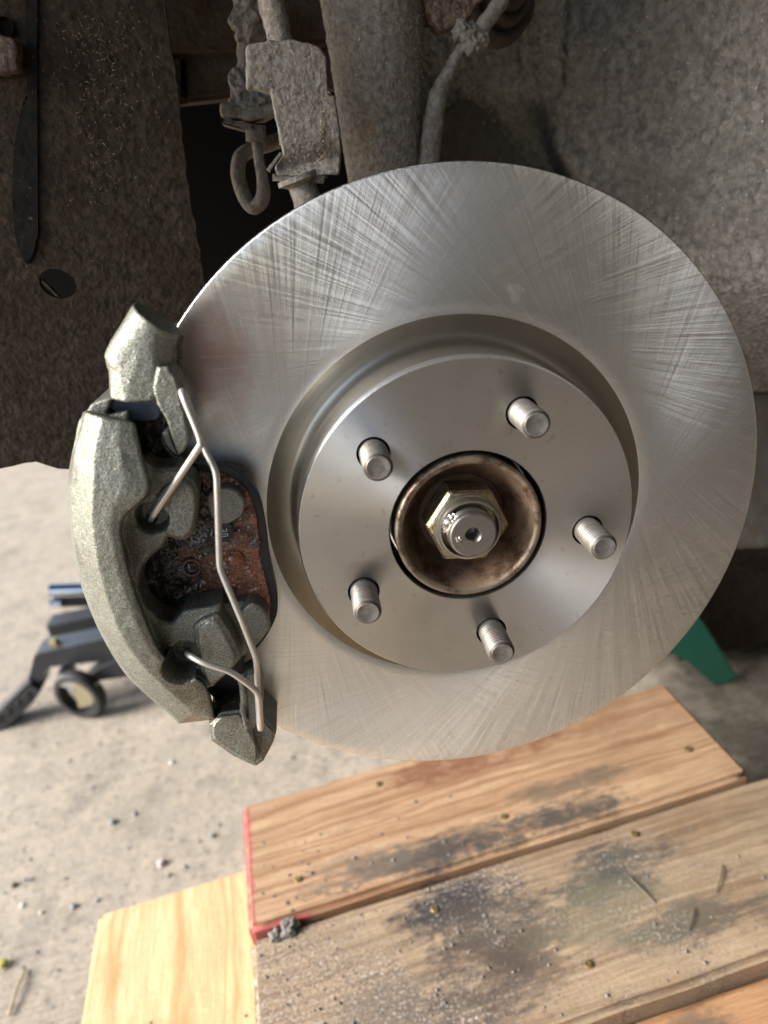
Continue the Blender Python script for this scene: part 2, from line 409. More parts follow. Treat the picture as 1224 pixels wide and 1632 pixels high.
def concrete_mat():
    n = N('garage_concrete'); o = n.xyz()
    a = n.noise(3.0, 5, .6); b = n.noise(30, 6, .7); f = n.noise(300, 4, .6)
    c = n.mix(n.ramp(a, [(.35, 0), (.65, 1)]), (.34, .295, .235), (.41, .355, .285))
    c = n.mix(n.math('MULTIPLY', n.ramp(b, [(.38, 1), (.56, 0)]), .5), c, (.24, .22, .195))
    c = n.mix(n.math('MULTIPLY', n.ramp(f, [(.60, 0), (.70, 1)]), .5), c, (.13, .12, .105))
    c = n.mix(n.math('MULTIPLY', n.ramp(n.voro(42), [(.0, 1), (.16, 0)]), .35), c, (.15, .14, .13))
    shade_and_dirt = n.math('ADD', n.math('MULTIPLY', n.math('SUBTRACT', o[0], .24), 10), n.math('MULTIPLY', n.math('SUBTRACT', n.noise(7, 5, .65), .5), 3.5))  # under-car shade and dirt painted into the right side of the floor
    c = n.mix(n.math('MULTIPLY', n.ramp(shade_and_dirt, [(.0, 0), (1.0, 1)]), .92), c, (.035, .030, .022))
    c = n.mix(n.math('MULTIPLY', n.ramp(n.noise(13, 7, .8), [(.50, 0), (.62, 1)]), .55), c, (.15, .135, .115))
    c = n.mix(n.math('MULTIPLY', n.ramp(n.noise(110, 5, .75), [(.54, 0), (.62, 1)]), .6), c, (.12, .105, .09))
    # broom marks
    br = n.noise(1, 3, .6, vec=n.map((9, 300, 1), vec=n.map((1, 1, 1), rot=(0, 0, math.radians(-5.3)))))
    lo = n.ramp(n.math('ADD', o[1], n.math('MULTIPLY', o[0], .35)), [(.0, 1), (.16, .25)])
    h = n.math('ADD', n.math('MULTIPLY', b, 1.2), n.math('ADD', n.math('MULTIPLY', n.math('MULTIPLY', br, lo), 2.2), n.math('MULTIPLY', f, .5)))
    c = n.mix(n.math('MULTIPLY', n.ramp(br, [(.38, 1), (.56, 0)]), n.math('MULTIPLY', lo, .55)), c, (.17, .15, .125))
    n.bsdf(c, .88, 0, n.bump(h, .003, .8), spec=.25); return n.m

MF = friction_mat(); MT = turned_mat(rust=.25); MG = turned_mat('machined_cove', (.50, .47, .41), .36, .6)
MC = cast_mat(); MHUB = rust_hub_mat(); MNUT = nut_mat(); MST = stud_mat(); MCU = copper_mat()
MBLK = simple('black_rubber_edge', (.018, .019, .021), .42)
MWIRE = simple('spring_steel_wire', (.56, .545, .51), .38, .6, var=.12)
MAX = simple('machined_axle_steel', (.33, .31, .285), .36, .9, bs=500)
MBR = simple('peened_bright_steel', (.78, .78, .76), .3, .95, bs=900, bd=.0004)
MVOID = simple('unlit_void_black', (.003, .003, .003), .7, spec=.1)  # near-black colour paints in the darkness of unlit gaps
MMUD = mud_mat('dried_mud_on_steel', (.15, .138, .12), (.37, .345, .305), 330, .0009, (.22, .185, .145), .4)
MLIN = mud_mat('brown_mud_on_liner', (.017, .0125, .009), (.052, .040, .030), 200, .0010, (.020, .013, .010), .6, spec=.12)
MLINR = mud_mat('grey_mud_on_liner', (.056, .054, .050), (.165, .160, .150), 170, .0034, (.085, .081, .068), .5, mound=26, spec=.5)
MPAN = mud_mat('dusty_inner_panel', (.060, .052, .044), (.095, .084, .072), 200, .0005, (.05, .035, .025), .6)
MHOSE = mud_mat('dusty_rubber_hose', (.15, .138, .12), (.30, .28, .245), 260, .0008, (.13, .11, .09), .4)
MCHR = simple('chrome', (.75, .78, .82), .14, 1.0)
MPNT = simple('black_painted_steel', (.035, .037, .042), .38)
MGRN = simple('green_painted_steel', (.020, .125, .085), .42, bs=60)
MTYRE = simple('dark_rubber_tyre', (.02, .02, .022), .6)
MYEL = simple('yellowed_nylon', (.50, .42, .22), .5)
MSTR = simple('dry_straw', (.40, .33, .22), .8)
MBRASS = simple('brass_screw', (.55, .42, .20), .35, .9)
MSTONE = simple('grey_stone', (.22, .215, .21), .8, bs=300, bd=.001, var=.5)
MCLAY = simple('dry_mud_clod', (.21, .195, .18), .95, bs=400, bd=.001, var=.5)
MCON = concrete_mat()
MWHT = simple('white_print', (.55, .60, .68), .6, var=.3)
MPLAS = simple('unseen_shell_plaster', (.22, .215, .205), .9)

# ------------------------------------------------------------------ the setting
bm = bmesh.new()
v = [bm.verts.new(p) for p in ((-30, -30, 0), (30, -30, 0), (30, 30, 0), (-30, 30, 0))]; bm.faces.new(v)
tag(bm_obj('floor', bm, MCON, smooth=False), kind='structure')
# unseen carport shell: roof, back and right walls added to cut light; left open
bm = bmesh.new(); box(bm, (-1.0, -1.5, 2.3), (2.1, 5.0, 2.42)); tag(bm_obj('added_unseen_ceiling', bm, MPLAS, smooth=False), kind='structure')
bm = bmesh.new(); box(bm, (2.0, -1.5, 0), (2.1, 5.0, 2.3)); box(bm, (-.45, -1.5, 0), (2.0, -1.4, 2.3)); tag(bm_obj('added_unseen_walls', bm, MPLAS, smooth=False), kind='structure')

# ------------------------------------------------------------------ brake disc
RO, RG, RH, HH, RB = .150, .0901, .0752, .0250, .0359
disc = empty('brake_disc', M)
tag(disc, 'new bare steel brake disc with cross-hatched face, pushed over the wheel studs', 'brake disc')
bm = bmesh.new()
add_lathe(bm, [(RG, 0), (RG + .0004, .0002)] + [(RG + .0004 + (RO - RG - .0012) * i / 10, .0002) for i in range(1, 11)] + [(RO - .0003, 0.0001), (RO, -.0004), (RO, -.0065), (RO - .001, -.007), (RG, -.007)], 256, close=True)
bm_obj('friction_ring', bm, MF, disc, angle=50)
bm = bmesh.new(); add_lathe(bm, [(RO - .0002, -.0004), (RO + .00025, -.0006), (RO + .00025, -.0064), (RO - .0002, -.0067)], 256)
bm_obj('outer_edge', bm, simple('dark_coated_edge', (.06, .06, .065), .35, .6), disc, angle=60)
bm = bmesh.new()
add_lathe(bm, [(RG, -.0165), (RO - .0006, -.0165), (RO, -.017), (RO, -.0225), (RO - .0006, -.023), (RG, -.023)], 192, close=True)
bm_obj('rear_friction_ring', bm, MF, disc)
bm = bmesh.new()
box(bm, (RG + .004, -.002, -.0168), (RO - .003, .002, -.0067)); vane = bm_obj('vane', bm, MG, disc, smooth=False)
for k in range(1, 36):
    c = vane.copy(); C.objects.link(c); c.parent = disc; c.rotation_euler = (0, 0, 2 * PI * k / 36)
bm = bmesh.new()   # the cove between hat and friction face
prof = [(RG, -.007), (RG, .0001), (RG - .0006, -.0006), (RG - .0035, -.0036), (RG - .0065, -.0066), (RG - .0095, -.0080), (RG - .0120, -.0072), (RG - .0136, -.0045), (RH + .0009, 0), (RH + .0008, HH - .0012)]
add_lathe(bm, prof, 256); bm_obj('cove', bm, MG, disc, angle=60)
# stud positions: regular circle of five, phase read from the photograph
tips = [(863, 671.5), (966, 868.5), (801, 1040), (588, 978.5), (611, 746)]
ph = 0; rb = 0
for k, t in enumerate(tips):
    p = DL(*t, .0449); a = math.atan2(p.y, p.x) + k * 2 * PI / 5; rb += math.hypot(p.x, p.y) / 5
    if k == 0: a0 = a
    ph += (a0 + ((a - a0 + PI) % (2 * PI) - PI)) / 5
studs = [(rb * math.cos(ph - k * 2 * PI / 5), rb * math.sin(ph - k * 2 * PI / 5)) for k in range(5)]
def circ(r, n, c=(0, 0), z=0, a0=0): return [Vector((c[0] + r * math.cos(a0 + 2 * PI * i / n), c[1] + r * math.sin(a0 + 2 * PI * i / n), z)) for i in range(n)]
bm = bmesh.new()
add_slab(bm, circ(RH, 192, z=HH), Vector((0, 0, -.006)), holes=[circ(RB, 128, z=HH)] + [circ(.0073, 40, s, HH) for s in studs])
bm_obj('hat_face', bm, MT, disc, angle=30)
bm = bmesh.new(); add_lathe(bm, [(RB + .0003, HH + .00004), (RB - .0001, HH - .0002), (RB - .0001, HH - .0060)], 192); bm_obj('bore_edge', bm, MAX, disc, angle=60)
bm = bmesh.new(); add_lathe(bm, [(RH - .0002, HH - .006), (RH - .00015, HH - .0002), (RH + .0001, HH - .0001), (RH + .0008, HH - .0010), (RH + .0009, HH - .006)], 256)
bm_obj('hat_rim', bm, MBR, disc, angle=60)

# ------------------------------------------------------------------ wheel hub
hub = empty('wheel_hub', M)
tag(hub, 'rusty wheel hub with five threaded studs poking through the disc and a staked axle nut', 'wheel hub')
bm = bmesh.new()
add_lathe(bm, [(.0345, -.005), (.0333, .015), (.0333, .0255), (.0329, .0264), (.0322, .0269), (.0304, .0262), (.0297, .0248), (.0285, .0215), (.0264, .0165), (.0240, .0118), (.0215, .0088), (.0190, .0080), (.0150, .0078), (.008, .0078)], 160)
bm_obj('hub_cup', bm, MHUB, hub, angle=60)
bm = bmesh.new(); add_lathe(bm, [(.070, .0175), (.0347, .0175), (.0347, .005), (.070, .005)], 96, close=True); bm_obj('hub_flange', bm, MVOID, hub)
bm = bmesh.new()
prof = [(.0060, .006)]; z = .0262
prof = [(.0060, .0), (.0062, .0262)]
while z < .0430: prof += [(.0051, z + .0007), (.0062, z + .0014)]; z += .00195
prof += [(.0058, z), (.0053, .0446), (.0048, .0450), (.0044, .0450), (.0034, .0447), (.0020, .0446), (0, .0446)]
add_lathe(bm, prof, 48); st = bm_obj('stud', bm, MST, hub, angle=25)
st.location = (*studs[0], 0)
for k in range(1, 5):
    c = st.copy(); C.objects.link(c); c.parent = hub; c.location = (*studs[k], 0); c.rotation_euler = (0, 0, k * 1.3)
ctr = DL(744.6, 837, .0215); NC = (0.0, 0.0)
p = DL(804, 835, .0215); ha = math.atan2(p.y, p.x)
bm = bmesh.new()
hexr = [(.0192, .006), (.0192, .0226), (.0175, .0242)]
rings = [[bm.verts.new((r * math.cos(ha + PI * j / 3), r * math.sin(ha + PI * j / 3), z)) for j in range(6)] for r, z in hexr]
for a, b in zip(rings, rings[1:]):
    for j in range(6): bm.faces.new((a[j], a[(j + 1) % 6], b[(j + 1) % 6], b[j]))
bm.faces.new(rings[-1])
bmesh.ops.bevel(bm, geom=[e for e in bm.edges if len(e.link_faces) == 2], offset=.0005, segments=2, affect='EDGES')
nut = bm_obj('axle_nut', bm, MNUT, hub, angle=40)
bm = bmesh.new(); add_lathe(bm, [(.0205, .0070), (.0205, .0088), (.0198, .0094), (.0170, .0096)], 96); bm_obj('nut_washer', bm, MHUB, nut)
bm = bmesh.new(); add_lathe(bm, [(.0158, .0240), (.0153, .0249), (.0147, .0250), (.0144, .0276), (.0139, .0285), (.0131, .0286), (.0126, .0278), (.0122, .0100)], 96)
bm_obj('collar', bm, simple('worn_silver_collar', (.46, .43, .36), .34, .85, bs=300, var=.5), nut)
bm = bmesh.new()
add_lathe(bm, [(.0107, .002), (.0107, .0270)] + [q for k in range(5) for q in ((.0103, .0276 + k * .0010), (.0107, .0281 + k * .0010))] + [(.0107, .0326), (.0103, .0335), (.0096, .0340), (.0037, .0340), (.0034, .0336), (.0026, .0318), (.0020, .0290), (.0020, .0270), (0, .0265)], 96)
ax = bm_obj('axle_shaft', bm, MAX, hub, angle=30)
bm = bmesh.new(); bmesh.ops.create_icosphere(bm, subdivisions=4, radius=1)
kp = DL(724, 838, .030)
for vv in bm.verts:
    d = noise.fractal(vv.co * 2.2, 1, 2, 3)
    vv.co = Vector((vv.co.x * .0046, vv.co.y * .0052, vv.co.z * .0040)) * (1 + d * .45)
    vv.co += Vector((kp.x, kp.y, .0285))
bm_obj('staked_lip', bm, MBR, nut, angle=25)
bm = bmesh.new(); bmesh.ops.create_icosphere(bm, subdivisions=3, radius=1)
kq = DL(729, 856, .031)
for vv in bm.verts:
    d = noise.fractal(vv.co * 2.0 + Vector((3, 3, 3)), 1, 2, 3); vv.co = vv.co * .0023 * (1 + d * .5) + Vector((kq.x, kq.y, .0325))
bm_obj('burr', bm, MBR, nut, angle=25)

# ------------------------------------------------------------------ brake pad
pad = empty('brake_pad', M)
tag(pad, 'black-backed brake pad smeared with copper grease, clamped behind the caliper claws', 'brake pad')
pad_out = [(243, 640), (258, 650), (262, 668), (256, 690), (262, 712), (288, 733), (330, 742), (363, 742), (397, 766), (414, 797), (424, 845), (428, 880), (436, 920), (442, 950), (441, 980), (427, 1010), (410, 1032), (392, 1045), (386, 1076), (378, 1120), (360, 1138), (340, 1112), (300, 1070), (230, 1000), (190, 900), (200, 780), (222, 720), (206, 690), (180, 662), (182, 643)]
bm = bmesh.new(); slab_px(bm, pad_out, .0155, .0105, .0008, smooth=160); bm_obj('backing_plate', bm, MBLK, pad, angle=40)
inner = [(262, 735), (300, 748), (335, 752), (362, 756), (388, 776), (403, 803), (412, 850), (414, 885), (423, 925), (430, 950), (429, 978), (414, 1003), (396, 1022), (350, 1040), (290, 1010), (235, 985), (205, 930), (205, 850), (225, 770)]
o = catmull([DL(x, y, .0165) for x, y in inner], 140, True)
bm = bmesh.new(); add_slab(bm, o, Vector((0, 0, -.0012)), .0003)
shim = bm_obj('shim', bm, MCU, pad); remeshed(shim, .00045, 2)
crust(shim, .0011, 150, 4, keep=lambda c: 1 if c.z > .0158 else 0)
crust(shim, .0005, 420, 9, ridged=True, keep=lambda c: 1 if c.z > .0152 else 0)
bm = bmesh.new()
for x, y in ((305, 906), (373, 893)):
    q = DL(x, y, .018); add_lathe(bm, [(.0046, .0160), (.0042, .0176), (.0034, .0176), (.0028, .0190), (.0016, .0197), (0, .0199)], 32, (q.x, q.y))
    rv = bm_obj('rivet', bm, MCU, pad); bm = bmesh.new()
bm.free()
bm = bmesh.new()
slab_px(bm, [(300, 745), (388, 776), (412, 850), (423, 925), (425, 985), (380, 1040), (300, 1040), (230, 980), (205, 880), (230, 770)], .0104, .0006, .0006, smooth=90)
bm_obj('friction_block', bm, simple('dark_friction_lining', (.05, .045, .04), .9, bs=500, bd=.0006), pad)
# raised dark ear of the plate beside the bracket, smeared with grease
bm = bmesh.new(); slab_px(bm, [(236, 655), (252, 652), (262, 668), (258, 690), (262, 712), (284, 736), (310, 746), (300, 752), (262, 742), (238, 718), (228, 690)], .0172, .0150, .0006, smooth=70)
e = bm_obj('greased_ear', bm, MCU, pad); remeshed(e, .0005, 1); crust(e, .0008, 260, 2)
# print on the shim: letters read upwards
def stroke(bm, a, b, wd, z0, z1):
    a, b = Vector(a), Vector(b); d = (b - a).normalized(); s = Vector((-d.y, d.x)) * wd / 2
    add_slab(bm, [Vector((*(a - s), z1)), Vector((*(b - s), z1)), Vector((*(b + s), z1)), Vector((*(a + s), z1))], Vector((0, 0, z0 - z1)))
bm = bmesh.new(); zt = .0184
lp = lambda x, y: DL(x, y, zt).to_2d()
for a, b in (((352.5, 855.5), (362.5, 854)), ((362.5, 854), (363, 850.5)), ((363, 850.5), (352.5, 852)),
             ((352.5, 848), (361.5, 846.5)), ((361.5, 846.5), (361, 842)), ((355.6, 847.5), (355.4, 844)), ((352.5, 848), (352, 844))):
    stroke(bm, lp(*a), lp(*b), .00035, zt - .0012, zt)
bm_obj('lettering', bm, MWHT, pad, smooth=False)
bm = bmesh.new(); slab_px(bm, [(342, 838), (366, 834), (372, 856), (346, 864)], zt - .0001, .0160, .0005, smooth=24); bm_obj('printed_patch', bm, MBLK, pad)

# ------------------------------------------------------------------ caliper
cal = empty('brake_caliper', M)
tag(cal, 'speckled grey-green cast brake caliper with two claws gripping the left edge of the disc', 'brake caliper')
sil = [(133, 655), (119, 705), (109, 765), (112, 835), (122, 905), (141, 965), (166, 1020), (200, 1074), (241, 1114), (268, 1136), (284, 1153)]
mid = [(162, 664), (150, 716), (148, 770), (146, 830), (156, 900), (174, 965), (198, 1020), (228, 1062), (262, 1096), (290, 1120), (308, 1140)]
mid2 = [(190, 672), (190, 722), (196, 778), (178, 826), (184, 890), (202, 950), (224, 1005), (246, 1045), (280, 1074), (312, 1100), (328, 1140)]
cre = [(213, 674), (225, 728), (235, 784), (194, 828), (197, 880), (214, 942), (234, 995), (254, 1038), (288, 1070), (326, 1092), (341, 1146)]
def rail(px, h, n=64, dx=0): return catmull([DL(x + dx, y, hh) for (x, y), hh in zip(px, h if isinstance(h, list) else [h] * len(px))], n)
hm = [.0400, .043, .046, .046, .046, .046, .046, .045, .043, .040, .036]
rails = [rail(sil, -.030), rail(sil, .018), rail(sil, [.030] * 10 + [.026], dx=4), rail(mid, [x - .0006 for x in hm]), rail(mid2, hm), rail(cre, [x - .001 for x in hm]), rail(cre, [x - .0035 for x in hm], dx=1), rail(cre, .020, dx=3), rail(cre, -.030, dx=-4)]
bm = bmesh.new()
V = [[bm.verts.new(p) for p in r] for r in rails]
K = len(V)
for a in range(K):
    A_, B_ = V[a], V[(a + 1) % K]
    for j in range(len(A_) - 1): bm.faces.new((A_[j], A_[j + 1], B_[j + 1], B_[j]))
bm.faces.new([V[a][0] for a in range(K)]); bm.faces.new([V[a][-1] for a in reversed(range(K))])
# web and claws
slab_px(bm, [(190, 795), (226, 735), (245, 748), (279, 746), (307, 766), (315, 782), (312, 833), (306, 853), (297, 863), (280, 863), (266, 857), (259, 874), (240, 888), (223, 910), (219, 939), (230, 970), (251, 989), (272, 994), (292, 974), (330, 968), (352, 964), (350, 985), (352, 1010), (372, 1040), (385, 1051), (366, 1070), (338, 1098), (320, 1096), (270, 1075), (225, 1010), (185, 900)], .0325, .0165, .0012)
slab_px(bm, [(335, 968), (363, 963), (388, 960), (410, 964), (427, 980), (431, 1005), (412, 1027), (392, 1048), (372, 1050), (345, 1040)], .0235, .0163, .0012)
slab_px(bm, [(356, 778), (378, 783), (390, 800), (386, 820), (374, 830), (358, 836), (338, 826), (330, 790)], .0222, .0163, .0010, smooth=50)
slab_px(bm, [(308, 1002), (322, 990), (346, 982), (364, 1008), (385, 1051), (366, 1070), (336, 1098), (322, 1082), (312, 1040)], .0370, .0200, .0018)
slab_px(bm, [(250, 795), (280, 765), (304, 775), (311, 800), (306, 840), (290, 857), (265, 850), (262, 820)], .0345, .0200, .0018, smooth=60)
slab_px(bm, [(384, 978), (402, 962), (424, 976), (428, 1000), (411, 1020), (390, 1005)], .0275, .0163, .002, smooth=50)
# rear ledge at the top end
slab_px(bm, [(112, 740), (124, 672), (146, 643), (181, 631), (176, 645), (168, 662), (205, 655), (205, 700), (150, 760)], .0260, -.030, .0015)
body = bm_obj('caliper_body', bm, MC, cal)
remeshed(body, .0006, 0)
pits = []
for (x, y), r, zb in (((243, 824), .0072, .0245), ((296, 1043), .0078, .0262)):
    q = DL(x, y, .031); pits.append((q.x, q.y, r, zb))
for (x, y) in ((241, 828), (298, 1042)):
    q = DL(x, y, .026); pits.append((q.x, q.y, .0020, .018))
remeshed(body, .00055, 4, .5)
for vv in body.data.vertices:
    for (a, b, r, zb) in pits:
        d = math.hypot(vv.co.x - a, vv.co.y - b) / r
        if d < 1.15 and vv.co.z > zb:
            t = max(0, (d - .75) / .4); lim = zb + t * t * .022
            if vv.co.z > lim: vv.co.z = lim
crust(body, .00018, 210, 3)
for q_ in ([(192, 852), (199, 866), (206, 884), (209, 902), (207, 918)], [(224, 978), (236, 996), (243, 1014), (246, 1032), (252, 1044)]):
    bm = bmesh.new(); add_tube(bm, [DL(x, y, .0326) for x, y in q_], [.0002, .0006, .0007, .0006, .0002], 8, 40); o = bm_obj('casting_seam', bm, MC, cal); crust(o, .0003, 500, 3)
# rubber-like blued abutment sheet peeking out above the claw
bm = bmesh.new(); slab_px(bm, [(176, 648), (186, 638), (243, 634), (252, 648), (248, 668), (206, 668)], .0235, .0160, .0012, smooth=40)
bm_obj('abutment_sheet', bm, simple('blued_spring_sheet', (.09, .11, .16), .3, .8), cal)

# ------------------------------------------------------------------ caliper bracket
brk = empty('caliper_bracket', M)
tag(brk, 'grey cast bracket whose two pin bosses stick out above and below the caliper', 'caliper bracket')
bm = bmesh.new()
# upper boss: round pin housing
A1 = DL(252, 507, .0240); B1 = DL(205, 586, .0225)
axis = (B1 - A1); L1 = axis.length; az = axis.normalized()
ex = (DL(290, 531, .024) - DL(213, 484, .024)); rad = ex.length / 2; ex.normalize(); ex = (ex - az * ex.dot(az)).normalized(); ey = az.cross(ex)
fr = Matrix((( ex.x, ey.x, az.x, A1.x), (ex.y, ey.y, az.y, A1.y), (ex.z, ey.z, az.z, A1.z), (0, 0, 0, 1)))
add_lathe(bm, [(0, .0003), (rad * .94, .0003), (rad * .96, 0), (rad * 1.0, .0008), (rad * 1.03, L1 * .75), (rad * .98, L1 * 1.0), (rad * .7, L1 * 1.16), (0, L1 * 1.18)], 64, frame=fr)
hull = bmesh.new()
for t_, r_ in ((.12, 1.0), (.85, 1.02)):
    for j in range(40):
        a = 2 * PI * j / 40; hull.verts.new(fr @ Vector((rad * r_ * math.cos(a), rad * r_ * math.sin(a), L1 * t_)))
for (x, y, h_) in ((175, 633, .012), (178, 636, .030), (199, 641, .034), (242, 638, .034), (250, 644, .030), (250, 644, .010), (199, 640, .006), (262, 600, .030), (266, 590, .012)):
    hull.verts.new(DL(x, y, h_))
bmesh.ops.convex_hull(hull, input=list(hull.verts))
bmesh.ops.delete(hull, geom=[v_ for v_ in hull.verts if not v_.link_faces], context='VERTS')
tmp = bpy.data.meshes.new('tmp'); hull.to_mesh(tmp); hull.free(); bm.from_mesh(tmp); bpy.data.meshes.remove(tmp)
slab_px(bm, [(252, 585), (268, 584), (280, 600), (288, 640), (294, 668), (301, 704), (295, 718), (284, 728), (277, 706), (266, 672), (250, 645), (243, 618)], .0345, .0175, .0007)
slab_px(bm, [(258, 690), (268, 688), (284, 727), (276, 722), (262, 708)], .0290, .0175, .0010)
slab_px(bm, [(225, 520), (292, 535), (290, 600), (270, 640), (230, 600)], .0190, -.0100, .003)
up_b = bm_obj('upper_boss', bm, MC, brk); remeshed(up_b, .0005, 2, .5); crust(up_b, .00018, 200, 8)
bm = bmesh.new()
slab_px(bm, [(331, 1160), (345, 1130), (372, 1120), (400, 1128), (422, 1146), (441, 1166), (436, 1186), (420, 1216), (407, 1225), (370, 1208), (336, 1184)], .0235, -.0050, .0015)
slab_px(bm, [(333, 1160), (350, 1138), (384, 1134), (399, 1160), (408, 1190), (414, 1212), (406, 1221), (370, 1204), (338, 1182)], .0300, .0100, .0015)
slab_px(bm, [(384, 1078), (398, 1070), (412, 1072), (420, 1100), (418, 1150), (402, 1168), (392, 1160), (388, 1110)], .0280, .0170, .0018)
lo_b = bm_obj('lower_boss', bm, MC, brk); remeshed(lo_b, .0005, 4, .5); crust(lo_b, .00018, 200, 5)
bm = bmesh.new(); add_tube(bm, [DL(382, 1080, .0302), DL(388, 1110, .0306), DL(386, 1128, .0306), DL(393, 1160, .0302)], [.0012, .0016, .0013, .0010], 8, 20)
sl = bm_obj('cast_seam', bm, MC, brk); crust(sl, .0006, 400, 2)

# ------------------------------------------------------------------ wire spring
bm = bmesh.new()
def wire(pts, n): add_tube(bm, [DL(x, y, h) for x, y, h in pts], .00140, 14, n)
def bend(pts, k=.16):
    out = [pts[0]]
    for a, b, c in zip(pts, pts[1:], pts[2:]):
        a, b, c = Vector(a), Vector(b), Vector(c)
        out += [tuple(b.lerp(a, min(.45, 14 / max(1, (b - a).length)))), tuple(b), tuple(b.lerp(c, min(.45, 14 / max(1, (c - b).length))))]
        out[-2] = tuple(Vector(out[-3]).lerp(Vector(out[-1]), .5).lerp(b, .55))
    return out + [pts[-1]]
wire(bend([(240, 829, .022), (243, 823, .036), (322, 706, .0435), (292, 632, .0400), (289, 622, .036), (296, 632, .0325), (326, 716, .0355), (345, 752, .0400), (347, 800, .041), (350, 905, .0405), (384, 985, .0420), (409, 1050, .0385), (411, 1110, .0345), (413, 1150, .0300), (415, 1163, .0310), (416, 1158, .0350), (412, 1103, .0400), (368, 1070, .0440), (322, 1056, .0440), (299, 1043, .0400), (296, 1038, .0250)]), 260)
sp = bm_obj('retaining_spring', bm, MWIRE, mat4=M)
tag(sp, 'bent bright wire spring running down across the caliper claws and pad', 'wire spring')

# ------------------------------------------------------------------ timber platform
PB = Matrix.Rotation(math.radians(5.28), 4, 'Z')
def platform_frame(px, py, z):
    o = OZ(px, py, z); return Matrix.Translation(o) @ PB
plat = empty('timber_platform', Matrix.Translation(Vector((0, .15, 0))) )
tag(plat, 'stacked timber boards screwed together into a low platform under the brake disc', 'timber platform')
ZT = .190; GD = .0075; ORG = platform_frame(395, 1485, ZT)            # x along the boards, y away from the viewer
GREYW = (.26, .23, .20)
WA = wood_mat('orange_board', (.48, .325, .20), (.26, .135, .07), dirt=.6, paint=(.007, .004, .05), ring=30,
              stain=((.17, .020, .11, .020, .95, (.05, .047, .043)), (.28, .018, .08, .018, .95, (.06, .056, .048)), (.10, .028, .06, .02, .6, (.15, .12, .09)), (.24, .112, .10, .020, .85, (.16, .065, .032)), (.33, .108, .06, .016, .5, (.19, .09, .045)), (.40, .10, .08, .03, .35, (.20, .11, .06)), (.30, .048, .07, .014, .7, (.10, .085, .06))))
WB = wood_mat('weathered_board', (.44, .32, .205), (.18, .10, .05), dirt=.6, ring=38, gs=1.9, grey=((.205, .168, .125), .48), gritty=1.0,
              stain=((.16, .112, .065, .026, 1.0, (.035, .030, .030)), (.20, .080, .07, .032, .9, (.065, .052, .042)), (.30, .10, .07, .026, .9, (.055, .055, .048)), (.17, .045, .075, .034, .9, (.07, .052, .043)), (.33, .040, .06, .022, .75, (.07, .068, .055)), (.27, .065, .06, .03, .65, (.15, .14, .09)), (.10, .05, .05, .03, .6, (.12, .098, .08)), (.40, .03, .06, .018, .6, (.09, .07, .055))))
WC = wood_mat('front_orange_board', (.47, .29, .15), (.33, .16, .08), dirt=.4, ring=16, stain=((.30, .12, .03, .02, .7, (.08, .07, .06)), (.40, .08, .03, .03, .6, (.06, .055, .05))))
WD = wood_mat('fresh_yellow_board', (.70, .52, .30), (.50, .31, .14), dirt=.4, ring=20)
def board(lx, ly, lz, m, mat4, label=None, bev=.0042, seed=0):
    bm = bmesh.new(); box(bm, (0, 0, -lz), (lx, ly, 0))
    bmesh.ops.bevel(bm, geom=list(bm.edges), offset=bev, segments=3, affect='EDGES')
    bmesh.ops.subdivide_edges(bm, edges=[e for e in bm.edges if e.calc_length() > lx * .5], cuts=40, use_grid_fill=True)
    for vv in bm.verts:
        vv.co.y += (noise.noise(Vector((vv.co.x * 18, seed, vv.co.y * 3))) * .0012) + noise.noise(Vector((vv.co.x * 90, seed, vv.co.y * 3))) * .0006
        vv.co.z += (noise.noise(Vector((vv.co.x * 12, seed + 5, vv.co.y * 20))) * .0006)
    b = bm_obj('board', bm, m, angle=50)
    b.parent = plat; b.matrix_parent_inverse = plat.matrix_world.inverted(); b.matrix_world = mat4
    if label: b['label'] = label
    return b
bpy.context.view_layer.update()
tr = lambda x, y, z: ORG @ Matrix.Translation((x, y, z))
board(.455, .1395, .038, WA, tr(0, 0, 0), 'orange board with red painted end', seed=1)
board(.475, .140, .038, WB, tr(0, -.1415, -GD), 'grimy grey weathered board', seed=2)
board(.475, .140, .038, WC, tr(0, -.283, -.0240), 'orange front board', seed=3)
Ry = Matrix.Rotation(math.radians(90), 4, 'Z')
ZY = -.0400
yo = OZ(155, 1455, ZT + ZY); ylocal = ORG.inverted() @ yo
board(.53, .200, .038, WD, ORG @ Matrix.Translation((ylocal.x + .200, ylocal.y - .53, ZY)) @ Ry, 'pale yellow cross board', seed=4)
board(.44, .140, .038, WC, tr(.455, -.29, ZY) @ Ry, seed=5)
for row, (zz) in enumerate((ZY - .0385, ZY - .077, ZY - .1115)):
    if row % 2 == 0:
        board(.455, .140, .038, WA, tr(0, .0, zz), seed=6 + row); board(.455, .140, .038, WC, tr(0, -.28, zz), seed=9 + row)
    else:
        board(.44, .140, .0345, WD, tr(.145, -.29, zz) @ Ry, seed=12); board(.44, .140, .0345, WC, tr(.455, -.29, zz) @ Ry, seed=13)
